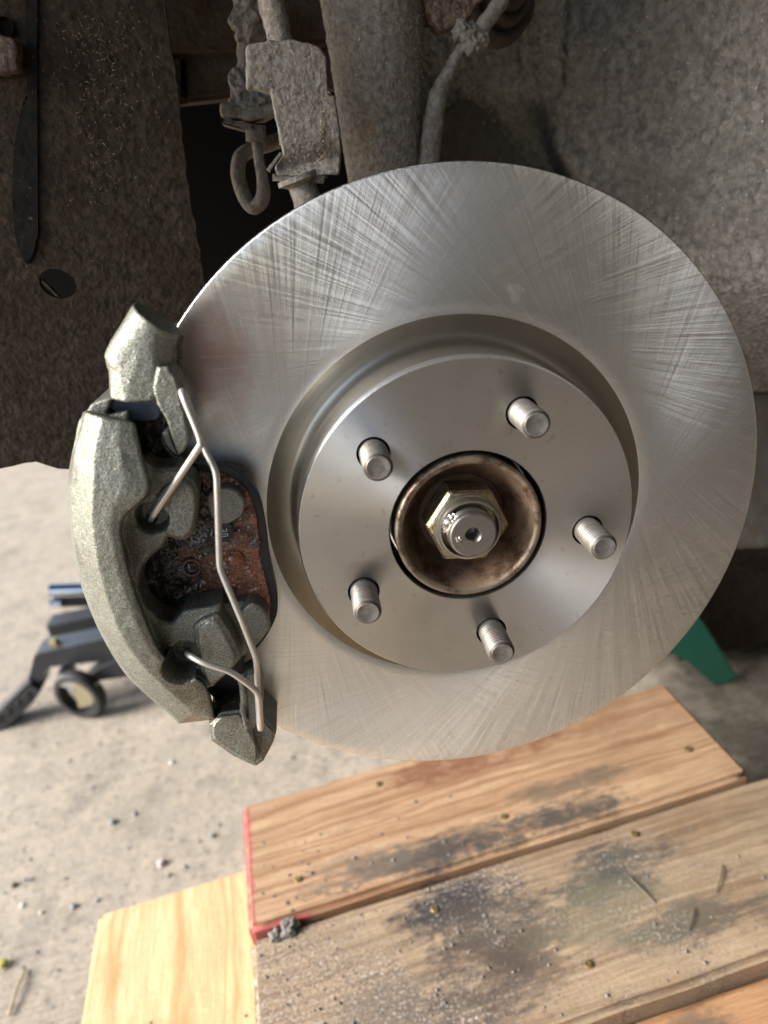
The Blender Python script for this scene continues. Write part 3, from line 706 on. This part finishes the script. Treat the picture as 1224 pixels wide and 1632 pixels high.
# brass screws sunk in the boards
bm = bmesh.new(); add_lathe(bm, [(.0034, -.0005), (.0034, .0008), (.0029, .0011), (.0013, .0011), (.0010, .0001), (0, .0001)], 20)
sc0 = bm_obj('screw_head', bm, MBRASS)
bmh = bmesh.new(); add_lathe(bmh, [(.0045, .0001), (.0034, .0003), (.0030, -.001)], 20)
first = True
for (x, y), dz in (((603, 1250), 0), ((803, 1302), 0), ((1097, 1195), 0), ((475, 1402), 0), ((693, 1449), -GD), ((1012, 1330), -GD), ((938, 1537), -GD)):
    c = sc0 if first else sc0.copy()
    if not first: C.objects.link(c)
    first = False
    c.parent = plat; c.matrix_parent_inverse = plat.matrix_world.inverted(); q = OZ(x, y, ZT + dz)
    c.matrix_world = Matrix.Translation(q + Vector((0, 0, .0002))) @ Matrix.Rotation(R_.uniform(-.15, .15), 4, 'X')
bmh.free()

# grit, clods, needles
def rock(bm, p, r, seed, flat=.7, sub=2):
    rr = bmesh.ops.create_icosphere(bm, subdivisions=sub, radius=1)
    for vv in rr['verts']:
        d = noise.fractal(vv.co * 1.6 + Vector((seed * 3.1, 0, 0)), 1, 2, 3); vv.co = vv.co * r * (1 + .55 * d); vv.co.z *= flat; vv.co += p
for i, (x, y, r) in enumerate(((462, 1482, .0072), (440, 1494, .0052))):
    bm = bmesh.new(); p = OZ(x, y, ZT - .0075); rock(bm, Vector((0, 0, r * .5)), r, i + 3, sub=4)
    c = bm_obj('mud_clod', bm, MCLAY, angle=180); c.location = p; crust(c, r * .22, 260, i)
    tag(c, ('larger pale grey mud clod beside the red painted board end', 'smaller dark mud clod lying left of the larger clod on the grey board')[i], 'mud clod', 'mud clods on the grey board')
bm = bmesh.new()
for i in range(420):
    x = abs(R_.gauss(0, .18)); y = -.006 - R_.random() * .13
    if x > .46: continue
    s = R_.choice((.0004, .0005, .0007, .0012)) * R_.uniform(.7, 1.3)
    rock(bm, ORG @ Vector((x, y, -GD + s * .3)), s, i, .8, 1)
for i in range(110):
    x = abs(R_.gauss(0, .12)); y = .006 + R_.random() * .08
    s = R_.choice((.0005, .0008, .0013)) * R_.uniform(.7, 1.3); rock(bm, ORG @ Vector((x, y, s * .3)), s, i, .8, 1)
for i in range(50):
    s = R_.choice((.0005, .0008, .0012)); rock(bm, ORG @ Vector((-R_.random() * .13, -.02 - R_.random() * .2, ZY + s * .3)), s, i, .8, 1)
tag(bm_obj('grit', bm, MCLAY, smooth=False), 'crumbs of dirt fallen over the timber boards', kind='stuff')
for i, pts in enumerate((((1002, 1397), (1022, 1418), (1043, 1438)), ((1151, 1378), (1149, 1398), (1141, 1424)), ((1106, 1447), (1103, 1462), (1096, 1483)))):
    bm = bmesh.new(); P3 = [OZ(x, y, ZT - .0062) for x, y in pts]; o0 = P3[0].copy(); P3[1].z += .0008
    add_tube(bm, [p - o0 for p in P3], [.0005, .0007, .0004], 6, 12)
    c = bm_obj('needle', bm, simple('grey_brown_twig', (.13, .11, .08), .8)); c.location = o0
    tag(c, ('leftmost curved dry needle on the grey weathered board', 'upper right dry needle on the grey weathered board', 'lowest short dry needle on the grey weathered board')[i], 'dry needle', 'dry needles on the board')
# things lying on the floor
stones = ((180, 1312, .007, 'bluish round pebble on the floor above the yellow board'), (258, 1378, .008, 'pale stone in a dirt patch behind the yellow board'), (118, 1446, .006, 'blue-grey pebble left of the yellow board corner'), (36, 1444, .0045, 'small white pebble nearest the left edge of the photo'), (23, 1412, .006, 'dark brown clump near the left edge of the floor'), (155, 1437, .004, 'pebble touching the far edge of the yellow board corner'), (274, 1216, .005, 'white pebble on the floor near the lower bracket boss'), (338, 1334, .0055, 'grey pebble between the yellow board and the red board end'), (66, 1456, .004, 'tan pebble left of the yellow board'))
mats = (simple('blue_pebble', (.24, .255, .28), .7), simple('pale_pebble', (.5, .45, .42), .8), simple('brown_clump', (.10, .085, .05), .9), simple('white_pebble', (.7, .7, .72), .6))
mi = (0, 1, 0, 3, 2, 0, 3, 0, 1)
for i, (x, y, r, l) in enumerate(stones):
    bm = bmesh.new(); rock(bm, Vector((0, 0, r * .45)), r, i, .75, 3); c = bm_obj('pebble', bm, mats[mi[i]], angle=180); c.scale = (.62,) * 3; c.location = OZ(x, y, 0)
    tag(c, l, 'pebble', 'pebbles on the floor')
bm = bmesh.new(); a, b = OZ(14, 1618, .003), OZ(40, 1545, .003); add_tube(bm, [Vector((0, 0, 0)), (b - a) * .5 + Vector((0, 0, .003)), b - a], .0016, 8, 10)
c = bm_obj('twig', bm, MSTR); c.location = a; tag(c, 'thin pale straw stalk on the floor by the lower left corner', 'straw stalk')
bm = bmesh.new(); p = OZ(5, 1538, .002); rock(bm, Vector((0, 0, .003)), .006, 2, .5, 3); c = bm_obj('leaf_scrap', bm, simple('yellow_green_leaf', (.35, .33, .05), .7)); c.location = p
tag(c, 'yellow-green leaf scrap at the left edge of the floor', 'leaf scrap')
bm = bmesh.new()
for i in range(600):
    x = R_.uniform(-.75, -.05); y = R_.uniform(.05, 1.1); s = R_.choice((.0008, .0012, .002, .003)) * R_.uniform(.6, 1.2)
    rock(bm, Vector((x, y, s * .3)), s, i, .7, 1)
tag(bm_obj('floor_grit', bm, MSTONE, smooth=False), 'fine loose grit scattered over the concrete floor', kind='stuff')

# ------------------------------------------------------------------ rolling base with caster, left of the caliper
YB = .74
def slabY(bm, pts, y, d, bevel=.001, smooth=0):
    o = [OY(a, b, y) for a, b in pts]
    if smooth: o = catmull(o, smooth, True)
    add_slab(bm, o, Vector((0, d, 0)), bevel)
rb_o = empty('rolling_stool_base', Matrix.Translation(OZ(125, 1137, 0)))
tag(rb_o, 'black steel base on a small caster with chrome tubes, on the floor behind the caliper', 'rolling base')
def part(name, bm, m, par, **k):
    o = bm_obj(name, bm, m, **k); o.parent = par; o.matrix_parent_inverse = par.matrix_world.inverted(); return o
bpy.context.view_layer.update()
bm = bmesh.new(); slabY(bm, [(54, 1046), (62, 1041), (215, 1010), (300, 1000), (300, 1035), (190, 1052), (78, 1064), (70, 1072), (66, 1100), (42, 1096)], YB, .045, .003); part('frame_bar', bm, MPNT, rb_o)
bm = bmesh.new(); slabY(bm, [(46, 1088), (66, 1100), (52, 1122), (12, 1160), (-30, 1190), (-40, 1170), (2, 1132)], YB - .01, .04, .003); part('handle', bm, MPNT, rb_o)
for k in range(4):
    bm = bmesh.new(); x, y = 42 - k * 15, 1112 + k * 12; slabY(bm, [(x - 7, y - 1), (x + 2, y - 8), (x + 7, y + 1), (x - 3, y + 9)], YB - .013, .004, .0008); part('grip_pad', bm, MTYRE, rb_o)
bm = bmesh.new(); slabY(bm, [(73, 999), (152, 982), (215, 975), (230, 1005), (83, 1026)], YB + .10, .04, .003); part('rear_bar', bm, MPNT, rb_o)
for (x0, y0, x1, y1, r) in ((80, 941, 230, 936, .0125), (80, 962, 98, 962, .0075)):
    bm = bmesh.new(); add_tube(bm, [OY(x0, y0, YB + .17), OY(x1, y1, YB + .17)], r, 24, 2, curve=False); part('chrome_tube', bm, MCHR, rb_o, angle=40)
bm = bmesh.new(); slabY(bm, [(84, 950), (230, 944), (230, 966), (95, 969), (84, 966)], YB + .175, .02, .003); part('tube_bracket', bm, MPNT, rb_o)
bm = bmesh.new(); slabY(bm, [(205, 1048), (262, 1060), (215, 1076), (160, 1085), (132, 1090), (150, 1072)], YB - .01, .03, .004, 40); part('leg', bm, MPNT, rb_o)
for x, y in ((88, 1026), (113, 1064)):
    bm = bmesh.new(); q = OY(x, y, YB + .02); add_lathe(bm, [(.0, .010), (.006, .010), (.009, .004), (.009, -.006)], 6, (q.x, q.y), Matrix.Translation((0, 0, q.z))); part('bolt', bm, MBRASS, rb_o)
wc = OY(128, 1106, YB - .02)
fw = Matrix.Translation(wc) @ Matrix.Rotation(math.radians(-22), 4, 'Z') @ Matrix.Rotation(math.radians(90), 4, 'X')
wr = wc.z
bm = bmesh.new(); add_lathe(bm, [(wr * .74, .011), (wr * .92, .011), (wr, .006), (wr, -.006), (wr * .92, -.011), (wr * .74, -.011)], 48, frame=fw, close=True); ca = part('caster', bm, MTYRE, rb_o, angle=40)
bm = bmesh.new(); add_lathe(bm, [(0, .012), (wr * .25, .0125), (wr * .6, .010), (wr * .64, .0), (wr * .6, -.010), (0, -.012)], 40, frame=fw); 
o = bm_obj('caster_hub', bm, MYEL); o.parent = ca; o.matrix_parent_inverse = rb_o.matrix_world.inverted()
bm = bmesh.new(); slabY(bm, [(88, 1082), (95, 1072), (112, 1074), (140, 1080), (150, 1100), (140, 1112), (122, 1118), (118, 1092), (92, 1094)], YB - .045, .004, .001); 
bm.free()
bm = bmesh.new(); slabY(bm, [(118, 1088), (156, 1090), (155, 1110), (146, 1125), (126, 1129), (119, 1112)], YB - .036, .003, .001); part('fork', bm, simple('yellowed_metal', (.55, .50, .32), .4, .4), rb_o)
bm = bmesh.new(); slabY(bm, [(88, 1080), (98, 1074), (112, 1078), (118, 1090), (112, 1096), (92, 1092)], YB - .02, .03, .003, 30); part('fork_top', bm, MCHR, rb_o)

# ------------------------------------------------------------------ green jack stand
js = empty('jack_stand', Matrix.Translation(OZ(1160, 1088, 0)))
tag(js, 'green steel jack stand under the car, its leg showing behind the disc', 'jack stand')
bpy.context.view_layer.update()
q = OZ(1158, 1090, 0); JY = q.y
bm = bmesh.new(); slabY(bm, [(1064, 860), (1074, 930), (1115, 985), (1141, 1022), (1176, 1081), (1141, 1095), (1117, 1073), (1100, 1058), (1070, 1042), (1052, 1030), (1020, 900)], JY, .006, .0015); part('leg', bm, MGRN, js)
bm = bmesh.new(); slabY(bm, [(1064, 860), (1050, 900), (1040, 1000), (1012, 1075), (990, 1110), (960, 1110), (1000, 1000), (1020, 880)], JY, .006, .0015); part('leg', bm, MGRN, js)
bm = bmesh.new(); slabY(bm, [(1030, 780), (1072, 780), (1078, 880), (1060, 940), (1020, 900)], JY - .001, .05, .002); part('column', bm, MGRN, js)
bm = bmesh.new()
bk = [OY(1064, 860, JY), OY(1176, 1081, JY), OY(1141, 1095, JY), OY(1045, 930, JY)]
add_slab(bm, [bk[0] + Vector((0, .006, 0)), Vector((bk[1].x, bk[1].y + .16, 0)), Vector((bk[2].x - .03, bk[2].y + .16, 0)), bk[3] + Vector((0, .006, 0))], Vector((0, .006, 0)), 0); part('leg', bm, MGRN, js)

# ------------------------------------------------------------------ car parts behind the disc
def fibres(name, fn, count, ln, m, parent=None, rad=.00018):
    bm = bmesh.new()
    for i in range(count):
        p, nrm = fn()
        if p is None: continue
        t = Vector((R_.gauss(0, 1), R_.gauss(0, 1), R_.gauss(0, 1))); t = (t - nrm * t.dot(nrm)).normalized(); b = nrm.cross(t)
        L = ln * R_.uniform(.3, 1.3); w_ = rad * R_.uniform(.7, 1.8); cv = b * R_.uniform(-.25, .25) * L
        q = [p + nrm * .0004 - t * L / 2, p + nrm * (.0008 + R_.random() * .0008) + cv, p + nrm * .0004 + t * L / 2]
        prev = None
        for qq in q:
            ring = [bm.verts.new(qq + b * w_), bm.verts.new(qq + nrm * w_), bm.verts.new(qq - b * w_)]
            if prev:
                for j in range(3): bm.faces.new((prev[j], prev[(j + 1) % 3], ring[(j + 1) % 3], ring[j]))
            prev = ring
    o = bm_obj(name, bm, m, smooth=False)
    if parent: o.parent = parent; o.matrix_parent_inverse = parent.matrix_world.inverted()
    o['kind'] = 'stuff'; return o

# left splash liner with drain hole
LY = .105
lin = empty('splash_liner', Matrix.Translation(OY(160, 300, LY)))
tag(lin, 'dark mud-caked splash liner left of the strut, with a round drain hole', 'splash liner')
bpy.context.view_layer.update()
edge = [(262, -260), (264, 0), (268, 50), (274, 90), (280, 125), (286, 165), (288, 205), (294, 250), (300, 300), (310, 350), (318, 400), (325, 440), (335, 520), (345, 640), (348, 744)]
ep = catmull([OY(x, y, LY) for x, y in edge], 90)
for p_ in ep: p_.x += noise.noise(p_ * 260) * .0011
left = [OY(x, y, LY) for x, y in ((260, 746), (150, 750), (112, 748), (92, 747), (76, 742), (58, 736), (40, 738), (20, 743), (0, 747), (-60, 752), (-500, 760), (-700, 300), (-700, -260))]
hole = catmull([OY(92 + 30 * math.cos(a), 452 + 24 * math.sin(a + .25), LY) for a in [2 * PI * i / 12 for i in range(12)]], 36, True)
bm = bmesh.new(); add_slab(bm, ep + left, Vector((0, .004, 0)), 0, holes=[hole])
for vv in bm.verts:      # the liner bellies back towards the car's nose
    if vv.co.x < -.17: vv.co.y += 0
part('liner_sheet', bm, MLIN, lin, smooth=False)
bm = bmesh.new(); slabY(bm, [(38, -200), (58, -200), (59, 100), (60, 300), (60, 380), (54, 410), (42, 420), (28, 395), (20, 330), (22, 240), (34, 170), (42, 120)], LY - .0016, .003, .0015, 120); part('channel_shade_strip', bm, mud_mat('shaded_channel_mud', (.007, .0065, .0065), (.017, .015, .013), 120, .0006, (.010, .009, .009), .4, spec=.1), lin)  # dark strip stands for a recessed channel, its shade put into the colour
bm = bmesh.new(); slabY(bm, [(-40, 60), (20, 62), (26, 95), (20, 114), (-40, 112)], LY - .010, .012, .003, 50); o = part('rusty_tab', bm, mud_mat('rusty_tab_mud', (.05, .035, .028), (.15, .115, .095), 260, .0012, (.09, .045, .03), .5), lin); remeshed(o, .0009, 3); crust(o, .0008, 200, 2)
bm = bmesh.new(); q = OY(8, 42, LY - .002); fy = Matrix.Translation(q) @ Matrix.Rotation(math.radians(90), 4, 'X'); add_lathe(bm, [(0, -.001), (.0035, -.001), (.0040, .001), (.0036, .001)], 24, frame=fy); part('grommet', bm, MVOID, lin)
def f_l():
    x = R_.triangular(80, 262, 150); y = R_.triangular(-20, 430, 60); return OY(x, y, LY - .0002), Vector((0, -1, 0))
fibres('straw_bits', f_l, 300, .0018, simple('brown_straw', (.16, .125, .085), .85), lin, .00013)
bm = bmesh.new(); add_tube(bm, [OY(60, 438, LY + .02), OY(100, 478, LY + .02)], .0012, 8, 2, curve=False); o = bm_obj('rod_behind_hole', bm, MHOSE); tag(o, 'thin rod seen through the round drain hole of the splash liner', 'thin rod')

# inner panels
ip = empty('inner_panel', Matrix.Translation(OY(340, 80, .26)))
tag(ip, 'dusty grey inner wheel-arch panel between the splash liner and the strut', 'inner panel')
bpy.context.view_layer.update()
bm = bmesh.new(); slabY(bm, [(200, -300), (540, -300), (540, 70), (300, 82), (200, 84)], .245, .02, .004); part('upper_panel', bm, mud_mat('brown_dusty_panel', (.050, .038, .028), (.085, .068, .053), 160, .0008, (.035, .018, .010), .8), ip)
bm = bmesh.new(); slabY(bm, [(200, 84), (300, 82), (540, 70), (540, 140), (392, 151), (350, 158), (280, 165), (200, 168)], .256, .02, .003); part('lower_panel', bm, MPAN, ip)
bm = bmesh.new(); slabY(bm, [(200, 84), (296, 84), (297, 165), (200, 168)], .250, .006, .004); part('side_flange', bm, MLIN, ip)

# car structure that closes the wheel well: top, inner wall, floor pan
carb = empty('car_underbody', Matrix.Translation((0.5, .6, .3)))
tag(carb, 'dark underside of the car closing off the wheel well behind the disc', 'car underbody')
bpy.context.view_layer.update()
Z0 = -FLOOR
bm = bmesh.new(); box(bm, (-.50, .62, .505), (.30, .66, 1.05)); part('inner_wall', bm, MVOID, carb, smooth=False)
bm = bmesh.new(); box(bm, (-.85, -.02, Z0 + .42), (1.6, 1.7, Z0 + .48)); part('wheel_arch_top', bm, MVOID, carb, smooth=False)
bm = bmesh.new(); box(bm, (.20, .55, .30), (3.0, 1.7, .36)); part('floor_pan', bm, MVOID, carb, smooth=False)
bm = bmesh.new(); box(bm, (.36, .50, .03), (1.6, .75, .36)); part('shade_box', bm, MLIN, carb, smooth=False)  # dark box added to stand for the shaded area under the car
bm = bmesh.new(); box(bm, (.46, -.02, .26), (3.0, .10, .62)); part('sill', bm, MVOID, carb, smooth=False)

# strut
st_o = empty('suspension_strut', Matrix.Translation(OY(600, 130, .15)))
tag(st_o, 'thick mud-caked suspension strut tube standing behind the top of the disc', 'suspension strut')
bpy.context.view_layer.update()
SA, SB = OY(583, -160, .165), OY(624, 420, .165)
bm = bmesh.new(); s0, s1 = .0318, .0190
NS, NL = 150, 150
axs = (SB - SA); aL = axs.length; azs = axs.normalized(); exs = Vector((1, 0, 0)); exs = (exs - azs * exs.dot(azs)).normalized(); eys = azs.cross(exs)
rings = []
for i in range(NL):
    t = i / (NL - 1); ring = []
    for j in range(NS):
        a = 2 * PI * j / NS; rr = s0 + (s1 - s0) * t; dr = exs * math.cos(a) + eys * math.sin(a); p = SA + axs * t + dr * rr
        k = max(0, 1 - t * 1.1)
        d = noise.fractal(p * 260, 1, 2, 4) * .0007 * (.3 + k) + noise.fractal(p * 70, 1, 2, 2) * .0004
        ring.append(bm.verts.new(p + dr * d))
    rings.append(ring)
for a, b in zip(rings, rings[1:]):
    for j in range(NS): bm.faces.new((a[j], a[(j + 1) % NS], b[(j + 1) % NS], b[j]))
part('strut_tube', bm, MMUD, st_o, angle=180)
def f_s():
    t = R_.triangular(.2, .75, .3); a = R_.uniform(PI * .1, PI * .9); a = a if (eys.y < 0) else -a
    dr = exs * math.cos(a) + eys * math.sin(a); return SA + axs * t + dr * (s0 + (s1 - s0) * t + .0003), dr
fibres('straw_bits', f_s, 330, .0020, MSTR, st_o, .00010)

# hose bracket in front of the strut
hb = empty('strut_bracket', Matrix.Translation(OY(470, 170, .10)))
tag(hb, 'mud-covered stepped sheet bracket hanging left of the strut', 'bracket')
bpy.context.view_layer.update()
YBK = .105
bm = bmesh.new()
slabY(bm, [(391, 76), (396, 70), (426, 65), (459, 63), (495, 68), (512, 76), (520, 90), (522, 120), (524, 151), (534, 155), (541, 196), (545, 241), (541, 276), (520, 278), (500, 280), (442, 280), (438, 266), (451, 245), (444, 212), (438, 180), (430, 139), (427, 146), (410, 142), (393, 141)], YBK, .010, .0022)
sb = part('bracket_plate', bm, MMUD, hb); remeshed(sb, .0007, 1)
for vv in sb.data.vertices:     # saddle curl at the lower end and bowed middle
    q = OY(470, 262, YBK)
    k = max(0, 1 - abs(vv.co.z - q.z) / .012); vv.co.y += .006 * k * k
crust(sb, .0004, 260, 3); crust(sb, .0005, 90, 7)
bm = bmesh.new(); add_tube(bm, [OY(426, -60, YBK + .012), OY(432, 0, YBK + .010), OY(441, 40, YBK + .008), OY(450, 82, YBK + .006)], [.0064, .0062, .0060, .0062], 24, 60); o = part('tube', bm, MMUD, hb, angle=180); crust(o, .0008, 240, 1)
bm = bmesh.new()
fq = OY(480, 292, YBK + .01)
fz = Matrix.Translation(fq) @ Matrix.Rotation(math.radians(-9), 4, 'Y')
add_lathe(bm, [(0, .004), (.0118, .004), (.0122, .0015), (.0095, .0005), (.0074, -.001), (.0074, -.008), (.0080, -.010), (.0080, -.013), (.0068, -.015), (.0072, -.024), (0, -.024)], 40, frame=fz); o = part('nut', bm, MHOSE, hb); 
bm = bmesh.new(); slabY(bm, [(434, 277), (470, 272), (520, 276), (523, 284), (516, 292), (450, 289), (434, 288)], YBK + .004, .014, .002); o = part('washer_plate', bm, MHOSE, hb)
bm = bmesh.new(); slabY(bm, [(424, 270), (446, 242), (450, 245), (446, 252), (430, 275)], YBK + .002, .002, .0005); part('clip', bm, MHOSE, hb)
BKP = [OY(x, y, YBK) for x, y in ((400, 80), (510, 80), (430, 135), (535, 270))]
def f_b():
    y = R_.uniform(75, 262); x = R_.uniform(400 if y < 135 else 446, 512 if y < 140 else 532); return OY(x, y, YBK - .0006), Vector((0, -1, 0))
fibres('straw_bits', f_b, 200, .0019, MSTR, hb, .00010)

# drop link left of the bracket
dl = empty('stabiliser_link', Matrix.Translation(OY(398, 190, .15)))
tag(dl, 'dirt-crusted link rod with flanged foot left of the bracket, above a black gap', 'link rod')
bpy.context.view_layer.update()
DY = .15
bm = bmesh.new(); add_tube(bm, [OY(392, -60, DY), OY(392, 0, DY), OY(394, 60, DY), OY(396, 110, DY), OY(398, 165, DY)], [.0066, .0064, .0058, .0060, .0066], 28, 110); o = part('rod', bm, MMUD, dl, angle=180)
crust(o, .0009, 220, 6)
bm = bmesh.new()
for (x, y, r) in ((396, 40, .0085), (404, 18, .0085), (385, 130, .006), (400, 152, .009), (390, 160, .008), (412, 158, .007)): rock(bm, OY(x, y, DY - .003), r, x, 1, 4)
o = part('dirt_crust', bm, MMUD, dl); remeshed(o, .0008, 2); crust(o, .0018, 200, 2)
bm = bmesh.new(); slabY(bm, [(349, 164), (356, 160), (372, 166), (400, 168), (440, 162), (446, 176), (430, 184), (400, 192), (372, 188), (350, 184)], DY - .012, .026, .002); o = part('flange', bm, MHOSE, dl); remeshed(o, .001, 2); crust(o, .0008, 160, 3)
bm = bmesh.new(); slabY(bm, [(352, 191), (358, 190), (404, 198), (402, 207), (384, 206), (353, 197)], DY - .010, .020, .001); part('flange', bm, MHOSE, dl)
bm = bmesh.new(); a_, b_ = OY(407, 200, DY), OY(408, 226, DY); add_tube(bm, [a_, b_], .0056, 24, 2, curve=False); part('collar', bm, MHOSE, dl)
bm = bmesh.new(); add_tube(bm, [OY(x, y, DY + d) for x, y, d in ((408, 222, 0), (413, 255, 0), (418, 283, 0), (420, 305, 0), (416, 321, .002), (404, 330, .004), (392, 318, .006), (383, 295, .008), (379, 272, .01), (384, 250, .014), (402, 238, .02), (428, 230, .025), (450, 222, .03))], [.0028, .003, .0033, .0040, .0042, .0042, .0042, .0042, .0042, .0042, .0042, .0042, .0042], 20, 110)
hz = bm_obj('brake_hose', bm, MHOSE, angle=180); tag(hz, 'looped grey hose hanging in the black gap beside the bracket', 'hose')

# sensor lead right of the strut
SY = .15
bm = bmesh.new(); add_tube(bm, [OY(x, y, SY) for x, y in ((742, 66), (732, 84), (722, 104), (708, 128), (698, 155), (692, 190), (687, 225), (682, 280))], [.0028, .0030, .0036, .0040, .0052, .0056, .0058, .0060], 24, 130)
o = bm_obj('sensor_lead', bm, MHOSE, angle=180); crust(o, .0007, 240, 2); tag(o, 'thick dusty sensor lead curving down right of the strut to the disc', 'cable')
bm = bmesh.new()
for (x, y, r) in ((735, 50, .005), (748, 56, .0062), (752, 68, .005), (744, 74, .004), (762, 60, .005)): rock(bm, OY(x, y, SY - .002), r, x, 1, 4)
add_tube(bm, [OY(744, 66, SY - .004), OY(751, 86, SY - .006)], .0017, 8, 3); add_tube(bm, [OY(758, 60, SY - .004), OY(765, 80, SY - .006)], .0017, 8, 3)
o = bm_obj('cable_clamp', bm, MHOSE); remeshed(o, .0007, 1); crust(o, .0008, 260, 2); tag(o, 'knobbly dirt-coated clamp with two prongs at the top of the sensor lead', 'clamp')
bm = bmesh.new(); add_tube(bm, [OY(x, y, SY) for x, y in ((760, 56), (778, 30), (796, 5), (815, -40))], .0044, 20, 40); o = bm_obj('upper_lead', bm, MHOSE, angle=180); crust(o, .0006, 240, 4); tag(o, 'dusty lead running up and right from the clamp to the grommet', 'cable')
bm = bmesh.new(); slabY(bm, [(672, -80), (790, -80), (775, -10), (758, 14), (738, 38), (712, 46), (700, 42), (680, 12)], SY - .004, .02, .004, 60)
o = bm_obj('rusty_joint', bm, mud_mat('rusty_mud', (.06, .035, .022), (.26, .20, .15), 260, .0018, (.20, .075, .035), .7)); remeshed(o, .0009, 2); crust(o, .0014, 170, 2); tag(o, 'rust-brown crusted joint lump at the top edge right of the strut', 'joint')

# ribbed grommet on the right panel
gq = OY(792, 0, .215); gf = Matrix.Translation(gq) @ Matrix.Rotation(math.radians(90), 4, 'X') @ Matrix.Rotation(.35, 4, 'Y')
bm = bmesh.new(); prof = []
for r, z in ((.0, .020), (.006, .020), (.009, .018), (.0100, .012), (.0125, .015), (.0150, .015), (.0165, .010), (.0175, .006), (.0200, .009), (.0225, .009), (.0245, .003), (.0260, -.002)): prof.append((r, z))
add_lathe(bm, prof, 72, frame=gf); o = bm_obj('rubber_grommet', bm, MPAN, angle=80); tag(o, 'ribbed round rubber grommet at the top of the right wheel-arch liner', 'grommet')

# right liner: curved wheel-arch sheet coming towards the viewer on the right
def yl(px, py):
    t = (px - 640) / 600; y = .30 - .20 * max(0, t) ** 1.25
    if py > 420: y += ((py - 420) / 200) ** 2 * .14
    # hollow beside the ridge, lower left
    g = math.exp(-(((px - 800) - (py - 200) * .75) / 70) ** 2) * max(0, min(1, (py - 90) / 120)) * .035
    rdg = math.exp(-(((px - 900) - (py - 250) * .8) / 28) ** 2) * max(0, min(1, (py - 180) / 60)) * .012
    return y + g - rdg
bm = bmesh.new(); NX, NY = 190, 170
G = []
for j in range(NY):
    py = -260 + (625 + 260) * j / (NY - 1); row = []
    for i in range(NX):
        px = 640 + (1750 - 640) * i / (NX - 1)
        p = OY(px, py, yl(px, py))
        cr = math.exp(-((px - (908 - (py - 40) * .05 + 5 * noise.noise(Vector((0, py * .06, 0))))) / 3.2) ** 2) * (1 if -300 < py < 120 else max(0, 1 - (py - 120) / 60))
        d = noise.fractal(p * 60, 1, 2, 5) * .0022 + noise.fractal(p * 200, 1, 2, 3) * .0008
        p.y += -d + cr * .004
        row.append(bm.verts.new(p))
    G.append(row)
for j in range(NY - 1):
    for i in range(NX - 1): bm.faces.new((G[j][i], G[j + 1][i], G[j + 1][i + 1], G[j][i + 1]))
ret = bmesh.ops.extrude_face_region(bm, geom=list(bm.faces))
for vv in [g for g in ret['geom'] if isinstance(g, bmesh.types.BMVert)]: vv.co.y += .004
o = bm_obj('wheel_arch_liner', bm, MLINR, angle=180); tag(o, 'large rough grey mud-sprayed wheel-arch liner filling the upper right', 'arch liner')
bm = bmesh.new(); slabY(bm, [(660, 230), (740, 160), (790, 200), (850, 270), (900, 330), (1000, 420), (900, 520), (680, 400)], .235, .03, .006, 80); o = bm_obj('lower_control_arm', bm, mud_mat('dull_arm_metal', (.055, .050, .043), (.085, .078, .067), 120, .0004, (.06, .055, .047), .3), angle=60); tag(o, 'dark blurred suspension arm sloping down behind the disc, right of the lead', 'suspension arm')
bm = bmesh.new(); slabY(bm, [(1100, 622), (1420, 612), (1420, 872), (1100, 880)], .34, .03, .006); o = bm_obj('rear_splash_panel', bm, mud_mat('grey_dusty_panel', (.10, .10, .095), (.16, .158, .15), 60, .0006)); tag(o, 'smooth grey panel below the arch liner at the right edge of the disc', 'splash panel')
